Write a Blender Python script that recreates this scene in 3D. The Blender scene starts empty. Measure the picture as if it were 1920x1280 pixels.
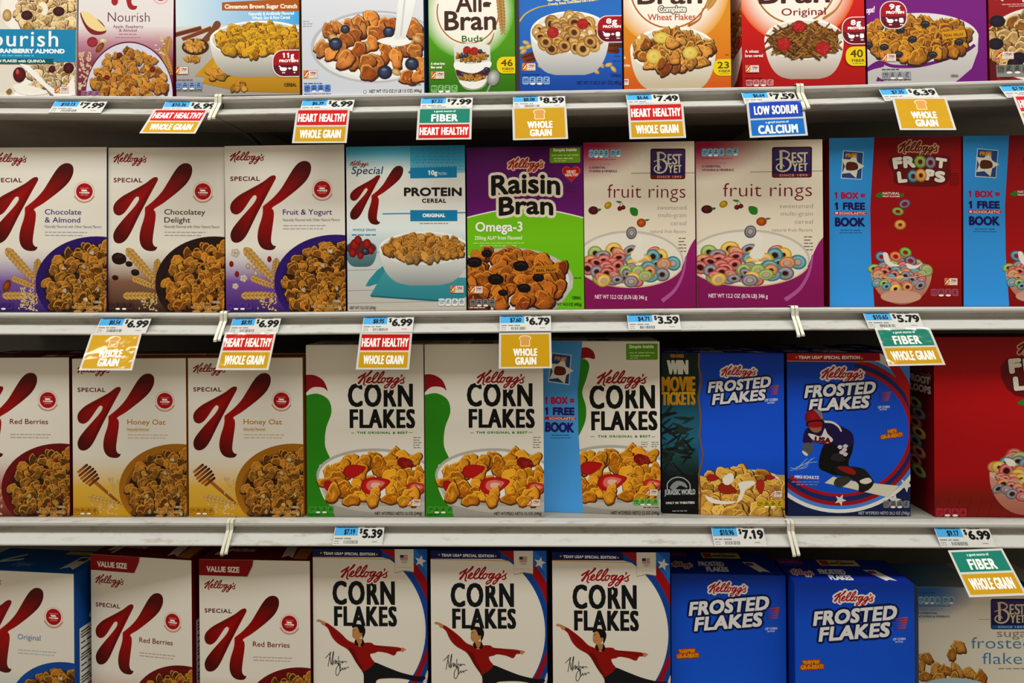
import bpy, bmesh, math, random
import numpy as np
from mathutils import Vector, Matrix

SC = bpy.context.scene
COL = SC.collection

# ------------------------------------------------------------------ camera
FPX, PPX, PPY = 1120.0, 960.0, 540.0
CAM = Vector((0.0, -1.0, 1.35))
YAW, ROLL = math.radians(-1.3), math.radians(0.44)
FW = Vector((math.sin(YAW), math.cos(YAW), 0))
R0 = Vector((math.cos(YAW), -math.sin(YAW), 0))
U0 = Vector((0, 0, 1))
RT = R0 * math.cos(ROLL) - U0 * math.sin(ROLL)
UP = U0 * math.cos(ROLL) + R0 * math.sin(ROLL)
cam = bpy.data.cameras.new('camera')
cam.sensor_fit = 'HORIZONTAL'
cam.sensor_width = 36.0
cam.lens = FPX / 1920 * 36.0
cam.shift_y = -(640 - PPY) / 1920
cam.clip_start = 0.05
camo = bpy.data.objects.new('camera', cam)
COL.objects.link(camo)
camo.matrix_world = Matrix(((RT.x, UP.x, -FW.x, CAM.x), (RT.y, UP.y, -FW.y, CAM.y), (RT.z, UP.z, -FW.z, CAM.z), (0, 0, 0, 1)))
SC.camera = camo

# ------------------------------------------------------------------ light
SC.view_settings.view_transform = 'Standard'
SC.view_settings.look = 'None'
SC.view_settings.gamma = 1.0
SC.view_settings.use_curve_mapping = False
SC.view_settings.exposure = 0.0
world = bpy.data.worlds.new('aisle')
SC.world = world
world.use_nodes = True
_bg = world.node_tree.nodes['Background']
_bg.inputs[0].default_value = (1.0, 0.86, 0.65, 1)
_bg.inputs[1].default_value = 0.42


def area(name, loc, sx, sy, power, col, rx=0.0):
    l = bpy.data.lights.new(name, 'AREA')
    l.shape = 'RECTANGLE'
    l.size, l.size_y = sx, sy
    l.energy = power
    l.color = col
    o = bpy.data.objects.new(name, l)
    COL.objects.link(o)
    o.location = loc
    o.rotation_euler = (rx, 0, 0)
    return o


area('ceiling_strip_lamp', (0.0, -0.74, 2.95), 5.0, 0.40, 78, (0.97, 1.0, 0.97), 0.0)

# ------------------------------------------------------------------ helpers


def unproj(px, py, Y):
    d = FW * FPX + RT * (px - PPX) - UP * (py - PPY)
    t = (Y - CAM.y) / d.y
    return CAM + d * t


def lin(c):
    c /= 255.0
    return c / 12.92 if c <= 0.04045 else ((c + 0.055) / 1.055) ** 2.4


_cc = {}


def rgb(h):
    if not isinstance(h, str):
        return np.array(h, float)
    if h not in _cc:
        g = h if len(h) == 6 else ''.join(c * 2 for c in h)
        _cc[h] = np.array([lin(int(g[i:i + 2], 16)) for i in (0, 2, 4)]) ** 1.28
    return _cc[h]


def mixc(a, b, t):
    return rgb(a) * (1 - t) + rgb(b) * t


def mat(name, rough=0.45, attr=True, color=(0.8, 0.8, 0.8), spec=0.4, metal=0.0, bump=0.0, bscale=80.0, dirt=None, bdist=0.001):
    m = bpy.data.materials.new(name)
    m.use_nodes = True
    nt = m.node_tree
    p = nt.nodes['Principled BSDF']
    p.inputs['Roughness'].default_value = rough
    p.inputs['Specular IOR Level'].default_value = spec
    p.inputs['Metallic'].default_value = metal
    tc = nt.nodes.new('ShaderNodeTexCoord')
    if attr:
        a = nt.nodes.new('ShaderNodeAttribute')
        a.attribute_name = 'ink'
        nt.links.new(a.outputs['Color'], p.inputs['Base Color'])
    else:
        p.inputs['Base Color'].default_value = (*color, 1)
    if dirt:
        dcol, scale, lo, hi, stretch = dirt
        mp = nt.nodes.new('ShaderNodeMapping')
        mp.inputs['Scale'].default_value = stretch
        nt.links.new(tc.outputs['Object'], mp.inputs['Vector'])
        n = nt.nodes.new('ShaderNodeTexNoise')
        n.inputs['Scale'].default_value = scale
        n.inputs['Detail'].default_value = 8
        n.inputs['Roughness'].default_value = 0.65
        nt.links.new(mp.outputs[0], n.inputs['Vector'])
        r = nt.nodes.new('ShaderNodeValToRGB')
        r.color_ramp.elements[0].position = lo
        r.color_ramp.elements[0].color = (0, 0, 0, 1)
        r.color_ramp.elements[1].position = hi
        r.color_ramp.elements[1].color = (1, 1, 1, 1)
        nt.links.new(n.outputs['Fac'], r.inputs[0])
        mx = nt.nodes.new('ShaderNodeMix')
        mx.data_type = 'RGBA'
        mx.inputs['A'].default_value = (*color, 1)
        mx.inputs['B'].default_value = (*dcol, 1)
        nt.links.new(r.outputs[0], mx.inputs['Factor'])
        nt.links.new(mx.outputs['Result'], p.inputs['Base Color'])
    if bump:
        n2 = nt.nodes.new('ShaderNodeTexNoise')
        n2.inputs['Scale'].default_value = bscale
        n2.inputs['Detail'].default_value = 3
        nt.links.new(tc.outputs['Object'], n2.inputs['Vector'])
        b = nt.nodes.new('ShaderNodeBump')
        b.inputs['Strength'].default_value = bump
        b.inputs['Distance'].default_value = bdist
        nt.links.new(n2.outputs['Fac'], b.inputs['Height'])
        nt.links.new(b.outputs[0], p.inputs['Normal'])
    return m


M_CARD = mat('printed_card', 0.5, spec=0.15, bump=0.06, bscale=14)
M_SLEEVE = mat('glossy_card', 0.1, spec=0.5, bump=1.0, bscale=15, bdist=0.006)
M_PAPER = mat('label_paper', 0.6, spec=0.12)
M_RAIL = mat('scuffed_channel', 0.42, attr=False, color=(0.50, 0.49, 0.46), spec=0.4,
             dirt=((0.30, 0.26, 0.20), 26, 0.54, 0.76, (1.0, 3.0, 3.0)), bump=0.1, bscale=60)
M_END = mat('yellowed_plastic', 0.35, attr=False, color=(0.66, 0.64, 0.52), spec=0.5)
M_DECK = mat('shelf_enamel', 0.45, attr=False, color=(0.30, 0.27, 0.23), spec=0.4,
             dirt=((0.2, 0.175, 0.14), 18, 0.5, 0.85, (1, 1, 1)))
M_BACK = mat('dark_back_panel', 0.6, attr=False, color=(0.035, 0.029, 0.023), spec=0.3,
             dirt=((0.02, 0.016, 0.012), 6, 0.4, 0.7, (1, 1, 1)))
M_FLOOR = mat('vinyl_floor', 0.35, attr=False, color=(0.20, 0.165, 0.125), spec=0.3,
              dirt=((0.16, 0.13, 0.095), 5, 0.4, 0.7, (1, 1, 1)))


def mesh_obj(name, verts, faces, material, parent=None, cols=None):
    me = bpy.data.meshes.new(name)
    me.from_pydata([tuple(v) for v in verts], [], faces)
    if cols is not None:
        a = me.color_attributes.new('ink', 'FLOAT_COLOR', 'POINT')
        c4 = np.ones((len(verts), 4), np.float32)
        c4[:, :3] = cols
        a.data.foreach_set('color', c4.ravel())
    me.materials.append(material)
    o = bpy.data.objects.new(name, me)
    COL.objects.link(o)
    if parent:
        o.parent = parent
    return o


def bm_obj(name, bm, material, parent=None, colfn=None):
    me = bpy.data.meshes.new(name)
    bm.normal_update()
    if colfn:
        lay = bm.loops.layers.float_color.new('ink')
        for f in bm.faces:
            c = colfn(f)
            for l in f.loops:
                l[lay] = (*c, 1)
    bm.to_mesh(me)
    bm.free()
    me.materials.append(material)
    o = bpy.data.objects.new(name, me)
    COL.objects.link(o)
    if parent:
        o.parent = parent
    return o


def box_bm(x0, x1, y0, y1, z0, z1, bev=0.0, bm=None):
    own = bm is None
    bm = bm or bmesh.new()
    r = bmesh.ops.create_cube(bm, size=1.0)
    for v in r['verts']:
        v.co = Vector((x0 + (v.co.x + .5) * (x1 - x0), y0 + (v.co.y + .5) * (y1 - y0), z0 + (v.co.z + .5) * (z1 - z0)))
    if bev:
        es = {e for v in r['verts'] for e in v.link_edges}
        bmesh.ops.bevel(bm, geom=list(es), offset=bev, segments=2, affect='EDGES', profile=0.6)
    return bm


def empty(name, loc=(0, 0, 0), rz=0.0):
    o = bpy.data.objects.new(name, None)
    COL.objects.link(o)
    o.location = loc
    o.rotation_euler = (0, 0, rz)
    o.empty_display_size = 0.05
    return o


def tag(o, label, cat, group=None):
    o['label'] = label
    o['category'] = cat
    if group:
        o['group'] = group
    return o


def dup(root, loc, rz, label, group=None):
    r = root.copy()
    COL.objects.link(r)
    r.location = loc
    r.rotation_euler = (0, 0, rz)
    r['label'] = label
    if group:
        r['group'] = group
    for ch in list(root.children):
        c = ch.copy()
        COL.objects.link(c)
        c.parent = r
        for g in list(ch.children):
            k = g.copy()
            COL.objects.link(k)
            k.parent = c
    return r


# ------------------------------------------------------------------ printing
_tc = {}


def glyphs(s, trk=1.0, off=0.0, flag=True):
    k = (s, trk, off, flag)
    if k not in _tc:
        c = bpy.data.curves.new('t', 'FONT')
        c.body = s
        c.size = 1
        c.resolution_u = 3
        c.space_character = trk
        c.offset = off
        o = bpy.data.objects.new('t', c)
        me = o.to_mesh()
        v = np.array([(p.co.x, p.co.y) for p in me.vertices])
        f = [tuple(p.vertices) for p in me.polygons]
        o.to_mesh_clear()
        bpy.data.objects.remove(o)
        bpy.data.curves.remove(c)
        if '1' in s and flag:
            w = np.ptp(glyphs('1', 1.0, off, False)[0][:, 0])
            for i, ch in enumerate(s):
                if ch == '1':
                    x = glyphs(s[:i + 1], trk, off, False)[0][:, 0].max()
                    b = len(v)
                    v = np.vstack([v, [(x - w * .6, CAPH), (x - w * .6, CAPH * .8), (x - w - .11, CAPH * .7), (x - w - .11, CAPH * .83)]])
                    f = f + [(b, b + 1, b + 2, b + 3)]
        _tc[k] = (v, f)
    return _tc[k]


CAPH = float(glyphs('H')[0][:, 1].max())


def homog(src):
    """3x3 map taking the quad TL,TR,BR,BL to the unit square (v down)."""
    dst = [(0, 0), (1, 0), (1, 1), (0, 1)]
    A, b = [], []
    for (x, y), (u, v) in zip(src, dst):
        A.append([x, y, 1, 0, 0, 0, -u * x, -u * y]); b.append(u)
        A.append([0, 0, 0, x, y, 1, -v * x, -v * y]); b.append(v)
    h = np.linalg.solve(np.array(A, float), np.array(b, float))
    return np.append(h, 1).reshape(3, 3)


def clip_poly(P):
    for ax, lo, sg in ((0, 0.0, 1), (0, 1.0, -1), (1, 0.0, 1), (1, 1.0, -1)):
        out = []
        n = len(P)
        for i in range(n):
            a, b = P[i], P[(i + 1) % n]
            da, db = (a[ax] - lo) * sg, (b[ax] - lo) * sg
            if da >= 0:
                out.append(a)
            if (da >= 0) != (db >= 0):
                t = da / (da - db)
                out.append(a + (b - a) * t)
        P = out
        if len(P) < 3:
            return []
    return P


def smooth(pts, n=5, closed=True):
    P = np.array(pts, float)
    m = len(P)
    out = []
    rng = range(m if closed else m - 1)
    for i in rng:
        if closed:
            p0, p1, p2, p3 = P[(i - 1) % m], P[i], P[(i + 1) % m], P[(i + 2) % m]
        else:
            p0, p1, p2, p3 = P[max(i - 1, 0)], P[i], P[i + 1], P[min(i + 2, m - 1)]
        for j in range(n):
            t = j / n
            out.append(0.5 * ((2 * p1) + (p2 - p0) * t + (2 * p0 - 5 * p1 + 4 * p2 - p3) * t * t + (3 * p1 - p0 - 3 * p2 + p3) * t ** 3))
    if not closed:
        out.append(P[-1])
    return np.array(out)


class Print:
    """Ink laid on a flat panel: polygons in the photograph's scale mapped onto the panel."""
    STEP = 0.4e-6

    def __init__(s, quad, O, eu, ev, n):
        s.H = homog(quad)
        s.O, s.eu, s.ev, s.n = [np.array(v, float) for v in (O, eu, ev, n)]
        s.V, s.C, s.F = [], [], []
        s.nv = 0
        s.k = 30
        s.ox = s.oy = 0.0
        s.sx = s.sy = 1.0
        s.R = random.Random(7)

    def set(s, ox=0, oy=0, z=1.0, zy=None):
        s.ox, s.oy, s.sx = ox, oy, 1.0 / z
        s.sy = 1.0 / (zy or z)

    def uv(s, P):
        P = np.asarray(P, float)
        x = P[:, 0] * s.sx + s.ox
        y = P[:, 1] * s.sy + s.oy
        w = s.H[2, 0] * x + s.H[2, 1] * y + s.H[2, 2]
        return np.stack([(s.H[0, 0] * x + s.H[0, 1] * y + s.H[0, 2]) / w, (s.H[1, 0] * x + s.H[1, 1] * y + s.H[1, 2]) / w], 1)

    def put(s, P, faces, cols, hz=None):
        s.k += 1
        if hz is not None:
            s.k += int(hz.max()) + 1
        U = s.uv(P)
        cols = np.asarray(cols, float)
        if cols.ndim == 1:
            cols = np.tile(cols, (len(U), 1))
        lo, hi = U.min(0), U.max(0)
        if (lo > 1).any() or (hi < 0).any():
            return
        if (lo >= 0).all() and (hi <= 1).all():
            s._app(U, cols, faces, hz)
            return
        ins = ((U >= 0) & (U <= 1)).all(1)
        keep = [f for f in faces if all(ins[i] for i in f)]
        rest = [f for f in faces if not all(ins[i] for i in f)]
        if keep:
            s._app(U, cols, keep, hz)
        UC = np.hstack([U, cols])
        for f in rest:
            Q = clip_poly([UC[i] for i in f])
            if len(Q) >= 3:
                Q = np.array(Q)
                s._app(Q[:, :2], Q[:, 2:], [tuple(range(len(Q)))])

    def _app(s, U, C, faces, hz=None):
        h = s.k * s.STEP if hz is None else ((s.k - hz.max() + hz) * s.STEP)[:, None]
        X = s.O + U[:, :1] * s.eu + (1 - U[:, 1:2]) * s.ev + s.n * h
        s.V.append(X)
        s.C.append(C)
        b = s.nv
        s.F.extend([tuple(i + b for i in f) for f in faces])
        s.nv += len(X)

    def build(s, name, material, parent):
        return mesh_obj(name, np.vstack(s.V), s.F, material, parent, np.vstack(s.C))

    # ---- shapes
    def poly(s, pts, c, c2=None):
        """flat colour, or a top-to-bottom blend from c to c2"""
        P = np.array(pts, float)
        if c2 is None:
            col = rgb(c)
        else:
            t = (P[:, 1] - P[:, 1].min()) / max(np.ptp(P[:, 1]), 1e-6)
            col = rgb(c)[None] * (1 - t[:, None]) + rgb(c2)[None] * t[:, None]
        s.put(P, [tuple(range(len(P)))], col)

    def blob(s, pts, c, c2=None, n=5):
        s.poly(smooth(pts, n), c, c2)

    def rect(s, x0, y0, x1, y1, c, c2=None):
        s.poly([(x0, y0), (x1, y0), (x1, y1), (x0, y1)], c, c2)

    def grid(s, x0, y0, x1, y1, stops):
        """vertical blend through stops [(t, colour)...]"""
        P, C, F = [], [], []
        for t, c in stops:
            y = y0 + (y1 - y0) * t
            P += [(x0, y), (x1, y)]
            C += [rgb(c), rgb(c)]
        for i in range(len(stops) - 1):
            a = 2 * i
            F.append((a, a + 1, a + 3, a + 2))
        s.put(P, F, C)

    def quadc(s, x0, y0, x1, y1, tl, tr, br, bl, n=6):
        P, C, F = [], [], []
        for j in range(n + 1):
            for i in range(n + 1):
                u, v = i / n, j / n
                P.append((x0 + (x1 - x0) * u, y0 + (y1 - y0) * v))
                C.append(mixc(tl, tr, u) * (1 - v) + mixc(bl, br, u) * v)
        for j in range(n):
            for i in range(n):
                a = j * (n + 1) + i
                F.append((a, a + 1, a + n + 2, a + n + 1))
        s.put(P, F, C)

    def corner(s, x0, y0, x1, y1, c, bg, n=12):
        """print that fades from the corner x0,y0 out to the background"""
        P, C, F = [], [], []
        for j in range(n + 1):
            for i in range(n + 1):
                u, v = i / n, j / n
                P.append((x0 + (x1 - x0) * u, y0 + (y1 - y0) * v))
                C.append(mixc(bg, c, 1 - (1 - min(max(1.3 - math.hypot(u, v) * 1.3, 0), 1)) ** 2))
        for j in range(n):
            for i in range(n):
                a = j * (n + 1) + i
                F.append((a, a + 1, a + n + 2, a + n + 1))
        s.put(P, F, C)

    def rrect(s, x0, y0, x1, y1, r, c, c2=None, corners='1111'):
        P = []
        for k, (cx, cy, a0) in enumerate(((x0 + r, y0 + r, 180), (x1 - r, y0 + r, 270), (x1 - r, y1 - r, 0), (x0 + r, y1 - r, 90))):
            if corners[k] == '1':
                for i in range(7):
                    a = math.radians(a0 + i * 15)
                    P.append((cx + r * math.cos(a), cy + r * math.sin(a)))
            else:
                P.append(((x0, x1, x1, x0)[k], (y0, y0, y1, y1)[k]))
        s.poly(P, c, c2)

    def ell(s, cx, cy, rx, ry=None, c='fff', c2=None, rot=0, n=28, rim=None):
        ry = rx if ry is None else ry
        a = np.linspace(0, 2 * math.pi, n, endpoint=False)
        x, y = rx * np.cos(a), ry * np.sin(a)
        r = math.radians(rot)
        P = np.stack([cx + x * math.cos(r) - y * math.sin(r), cy + x * math.sin(r) + y * math.cos(r)], 1)
        if rim is not None:
            P = np.vstack([P, [[cx - rx * .15, cy - ry * .2]]])
            C = np.vstack([np.tile(rgb(rim), (n, 1)), rgb(c)[None]])
            s.put(P, [(i, (i + 1) % n, n) for i in range(n)], C)
        else:
            s.poly(P, c, c2)

    def glow(s, cx, cy, rx, ry, cin, cout, k0=0.7, n=32):
        """soft-edged disc of print"""
        a = np.linspace(0, 2 * math.pi, n, endpoint=False)
        P, C, F = [], [], []
        for q in (k0, 1.0):
            for t in a:
                P.append((cx + rx * q * math.cos(t), cy + ry * q * math.sin(t)))
                C.append(rgb(cin if q < 1 else cout))
        for i in range(n):
            j = (i + 1) % n
            F.append((i, j, n + j, n + i))
        F.append(tuple(range(n)))
        s.put(P, F, C)

    def ringc(s, cx, cy, rx, ry, hole, c, rot=0, n=18, hc=None):
        """a cereal ring: rounded band, lighter in the middle"""
        r = math.radians(rot)
        P, C, F = [], [], []
        dk, lt = mixc(c, '1a0c04', 0.38), mixc(c, 'ffffff', 0.22)
        for q, col in ((1.0, dk), (0.8, rgb(c)), (0.5 * (1 + hole), lt), (hole * 1.12, rgb(c)), (hole, dk)):
            for i in range(n):
                t = 2 * math.pi * i / n
                x, y = rx * q * math.cos(t), ry * q * math.sin(t)
                P.append((cx + x * math.cos(r) - y * math.sin(r), cy + x * math.sin(r) + y * math.cos(r)))
                C.append(col * (1.0 + 0.18 * math.sin(-t)))
        for q in range(4):
            for i in range(n):
                j = (i + 1) % n
                F.append((q * n + i, q * n + j, (q + 1) * n + j, (q + 1) * n + i))
        if hc is not None:
            s.ell(cx, cy, rx * hole * 1.05, ry * hole * 1.05, hc, rot=rot, n=12)
        s.put(P, F, np.clip(C, 0, 1))

    def stroke(s, pts, w, c, cap=True, n=5, curve=True, w1=None, c1=None):
        P = smooth(pts, n, False) if curve and len(pts) > 2 else np.array(pts, float)
        m = len(P)
        W = np.linspace(w, w if w1 is None else w1, m) / 2
        T = np.gradient(P, axis=0)
        T /= np.maximum(np.linalg.norm(T, axis=1, keepdims=True), 1e-9)
        N = np.stack([-T[:, 1], T[:, 0]], 1)
        A, B = P + N * W[:, None], P - N * W[:, None]
        V = np.vstack([A, B])
        F = [(i, i + 1, m + i + 1, m + i) for i in range(m - 1)]
        ca, cb = rgb(c), rgb(c if c1 is None else c1)
        if cap:
            a = np.linspace(0, 2 * math.pi, 10, endpoint=False)
            for e, q in ((0, ca), (m - 1, cb)):
                s.put(np.stack([P[e, 0] + W[e] * np.cos(a), P[e, 1] + W[e] * np.sin(a)], 1), [tuple(range(10))], q)
        t = np.linspace(0, 1, m)[:, None]
        C = ca[None] * (1 - t) + cb[None] * t
        e = np.linspace(0, 3 if curve and m > 8 else 0, m)
        s.put(V, F, np.vstack([C, C]), np.concatenate([e, e]))

    def t(s, txt, x0, x1, yb, h, c, fat=0.0, halo=None, sh=0.0, rot=0.0, trk=1.0, fy=None, cy=None, arc=0.0, sq=False, off=0.0):
        v, f = glyphs(txt, trk, off)
        if not len(v):
            return
        lo, hi = v[:, 0].min(), v[:, 0].max()
        fy = fat if fy is None else fy
        X = (v[:, 0] - lo) / max(hi - lo, 1e-6) * (x1 - x0 - 2 * fat) + fat
        Y = -v[:, 1] / CAPH * (h - 2 * fy) - fy
        X = X - Y * sh
        if arc:
            tt = X / (x1 - x0) * 2 - 1
            Y = Y + arc * tt * tt
        r = math.radians(-rot)
        P = np.stack([x0 + X * math.cos(r) - Y * math.sin(r), yb + X * math.sin(r) + Y * math.cos(r)], 1)

        def lay(rx, ry, col):
            q = [(0, 0)]
            if rx or ry:
                q = [(math.cos(a * math.pi / 4), math.sin(a * math.pi / 4)) for a in range(8)] + [(0, 0)]
                if sq:
                    cr, sr = math.cos(r), math.sin(r)
                    q = [(i + (-j * ry / rx * sh), j) for i in (-1, -.5, 0, .5, 1) for j in (-1, 0, 1)]
                    q = [(i * cr - j * ry / rx * sr, (i * rx / ry * sr + j * cr)) for i, j in q]
                if rx > h * 0.1:
                    q += [(math.cos(a * math.pi / 4 + .4) * .55, math.sin(a * math.pi / 4 + .4) * .55) for a in range(8)]
                    q += [(math.cos(a * math.pi / 4 + .39), math.sin(a * math.pi / 4 + .39)) for a in range(8)]
            for dx, dy in q:
                s.put(P + np.array([dx * rx, dy * ry]), f, col)
        for hr, hc in (halo or []):
            lay(fat + hr, fy + hr, rgb(hc))
        if cy is not None:
            tt = np.clip((P[:, 1] - (yb - h)) / h, 0, 1)[:, None]
            lay(fat, fy, rgb(c)[None] * (1 - tt) + rgb(cy)[None] * tt)
        else:
            lay(fat, fy, rgb(c))

    def bars(s, x0, x1, yb, h, c, seed=1):
        """a line of print too small to read: word-length dashes"""
        R = random.Random(seed * 31 + int(x0 * 7 + yb))
        x = x0
        P, F = [], []
        while x < x1 - h:
            w = min(h * R.uniform(1.2, 4.0), x1 - x)
            b = len(P)
            P += [(x, yb - h * .62), (x + w, yb - h * .62), (x + w, yb), (x, yb)]
            F.append((b, b + 1, b + 2, b + 3))
            x += w + h * .55
        if F:
            s.put(P, F, rgb(c))

    # ---- pictures of food
    def flake(s, x, y, r, c, R, dark='2a1004', lite='eeb04c', asp=None):
        n = 16
        a0 = R.uniform(0, 6.28)
        asp = asp or R.uniform(.62, 1.0)
        f1, f2, f3 = [R.uniform(0, 6.28) for _ in range(3)]
        T = [i * 6.2832 / n for i in range(n)]
        rr = [r * (1 + .13 * math.sin(2 * t + f1) + .11 * math.sin(3 * t + f2) + .08 * math.sin(5 * t + f3) + R.uniform(-.09, .09)) for t in T]
        ca, sa = math.cos(a0), math.sin(a0)

        def pts(k, dx=0, dy=0):
            return [(x + dx + k * q * (math.cos(t) * ca - asp * math.sin(t) * sa), y + dy + k * q * (math.cos(t) * sa + asp * math.sin(t) * ca)) for q, t in zip(rr, T)]
        base = mixc(c, lite if R.random() < .5 else dark, R.uniform(0, .32))
        s.poly(pts(1.13, r * .05, r * .1), mixc(c, dark, .95))
        ox, oy = r * R.uniform(-.2, .2), r * R.uniform(-.15, .25)
        P = pts(1) + pts(.66, ox * .6, oy * .6) + pts(.28, ox, oy)
        C = []
        for i in range(n):
            l = .5 - .5 * ((P[i][1] - y) * .85 + (P[i][0] - x) * .5) / r
            C.append(mixc(mixc(base, dark, .75), mixc(base, lite, .5), min(max(l, 0), 1)))
        cup = R.random() < .6
        C += [mixc(base, dark, R.uniform(.3, .6)) if cup else mixc(base, lite, R.uniform(.05, .3)) for _ in range(n)]
        C += [mixc(base, dark, .15) if cup else mixc(base, lite, .4)] * n
        F = [(k * n + i, k * n + (i + 1) % n, (k + 1) * n + (i + 1) % n, (k + 1) * n + i) for k in (0, 1) for i in range(n)] + [tuple(range(2 * n, 3 * n))]
        s.put(P, F, np.clip(C, 0, 1))
        E = [p for p in pts(.9) if (p[1] - y) * .85 + (p[0] - x) * .5 < -.25 * r]
        if len(E) > 2 and R.random() < .8:
            E.sort()
            s.stroke(E[:6], r * .08, mixc(base, lite, .9), False, 2)
        for _ in range(3):
            a = R.uniform(0, 6.28)
            px, py = x + .4 * r * math.cos(a), y + .4 * r * math.sin(a) * asp
            L, b = r * R.uniform(.2, .42), R.uniform(0, 3.14)
            s.stroke([(px - L * math.cos(b), py - L * math.sin(b)), (px + L * .2, py - L * .3), (px + L * math.cos(b), py + L * math.sin(b))],
                     r * .1, mixc(base, dark if R.random() < .65 else lite, .6), False, 2)

    def flakes(s, cx, cy, rx, ry, n, r, pal, seed=1, fn=None, back=None, **kw):
        R = random.Random(seed)
        if back:
            s.ell(cx, cy, rx, ry, back)
        L = []
        for i in range(n):
            q = math.sqrt((i + .5) / n)
            a = i * 2.39996 + R.uniform(-.3, .3)
            L.append((cy + ry * q * math.sin(a), cx + rx * q * math.cos(a)))
        L.sort()
        for y, x in L:
            (fn or s.flake)(x, y, r * R.uniform(.78, 1.2), R.choice(pal), R, **kw)

    def twig(s, x, y, r, c, R, **kw):
        a = R.uniform(-.9, .9)
        L = r * R.uniform(.8, 1.4)
        p = [(x - L * math.cos(a), y - L * math.sin(a)), (x, y + R.uniform(-.25, .25) * r), (x + L * math.cos(a), y + L * math.sin(a))]
        s.stroke([(u, v + r * .08) for u, v in p], r * .32, mixc(c, '2a1204', .7), True, 3)
        s.stroke(p, r * .24, mixc(c, 'f0c070' if R.random() < .5 else '4a2a0a', .3 * R.random()), True, 3)

    def sqring(s, x, y, r, c, R, **kw):
        s.ringc(x, y, r, r * R.uniform(.7, .95), R.uniform(.34, .5), c, R.uniform(0, 90), 10, '5a3208' if R.random() < .6 else 'e8dcc4')

    def berry(s, x, y, r, c='b01020', seed=0):
        R = random.Random(seed + int(x * 3 + y))
        s.ell(x, y, r, r * .92, mixc(c, 'ff5040', .25), rim=mixc(c, '200000', .35), n=16)
        for i in range(14):
            a, q = i * 2.4, math.sqrt(i / 14) * r * .78
            s.ell(x + q * math.cos(a), y + q * math.sin(a), r * .2, c=mixc(c, 'ff9080', .35 * R.random()), rim=mixc(c, '300000', .35), n=8)

    def blueb(s, x, y, r):
        s.ell(x, y, r, r * .92, '59617f', rim='171a2c', n=18)
        s.ell(x - r * .1, y - r * .35, r * .35, r * .16, '8088a0', n=10)

    def straw(s, x, y, r, rot=0, c='c01a1a', inner=True):
        a = math.radians(rot)
        pts = [(-1, -.25), (-.6, -.62), (.1, -.55), (.8, -.2), (1.05, .05), (.75, .3), (.05, .55), (-.6, .5), (-.95, .2)]
        T = lambda k: [(x + r * k * (u * math.cos(a) - v * math.sin(a)), y + r * k * (u * math.sin(a) + v * math.cos(a))) for u, v in pts]
        s.blob(T(1), mixc(c, '600000', .3), n=3)
        s.blob(T(.86), c, n=3)
        if inner:
            s.blob(T(.62), 'e08878', n=3)
            s.blob(T(.32), 'f0c0b0', n=3)

    def ear(s, x0, y0, x1, y1, w, c='c89a3c', n=11):
        dx, dy = x1 - x0, y1 - y0
        L = math.hypot(dx, dy)
        ang = math.degrees(math.atan2(dy, dx))
        s.stroke([(x0, y0), (x1, y1)], w * .12, mixc(c, '402000', .4), False)
        for i in range(n):
            t = i / (n - 1)
            px, py = x0 + dx * t, y0 + dy * t
            k = w * (.55 + .45 * math.sin(min(t * 1.6, 1) * 1.57))
            for sg in (-1, 1):
                nx, ny = -dy / L * sg, dx / L * sg
                s.ell(px + nx * k * .3, py + ny * k * .3, k * .62, k * .24, mixc(c, 'f8e2a0', .35), rim=mixc(c, '4a2400', .3), rot=ang + 180 + sg * -32, n=10)

    def grains(s, x0, y0, x1, y1, n, r, c, seed=3):
        R = random.Random(seed)
        for _ in range(n):
            x, y = R.uniform(x0, x1), R.uniform(y0, y1)
            s.ell(x, y, r * R.uniform(.7, 1.2), r * R.uniform(.35, .6), mixc(c, 'ffffff', .3 * R.random()), rim=mixc(c, '3a1c04', .3), rot=R.uniform(0, 180), n=9)

    def bowl(s, cx, cy, rx, ry, yb, bw, c='e6e2dc', c2='a8a49e', inside='d8d4ce', rim='f0eeea'):
        """side view of a bowl: body down to yb with a foot bw wide, then its rim and inside"""
        P = [(cx - rx, cy)]
        for i in range(1, 12):
            t = i / 12
            P.append((cx - rx + (rx - bw) * t ** 1.9, cy + (yb - cy) * math.sin(t * 1.5708) ** 1.0 * .98))
        P += [(cx - bw * .9, yb), (cx + bw * .9, yb)]
        Q = [(2 * cx - x, y) for x, y in reversed(P[:12])]
        s.poly(P + Q, c, c2)
        s.ell(cx, cy, rx, ry, rim, n=40)
        s.ell(cx, cy + ry * .03, rx * .955, ry * .93, inside, n=40)

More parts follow.
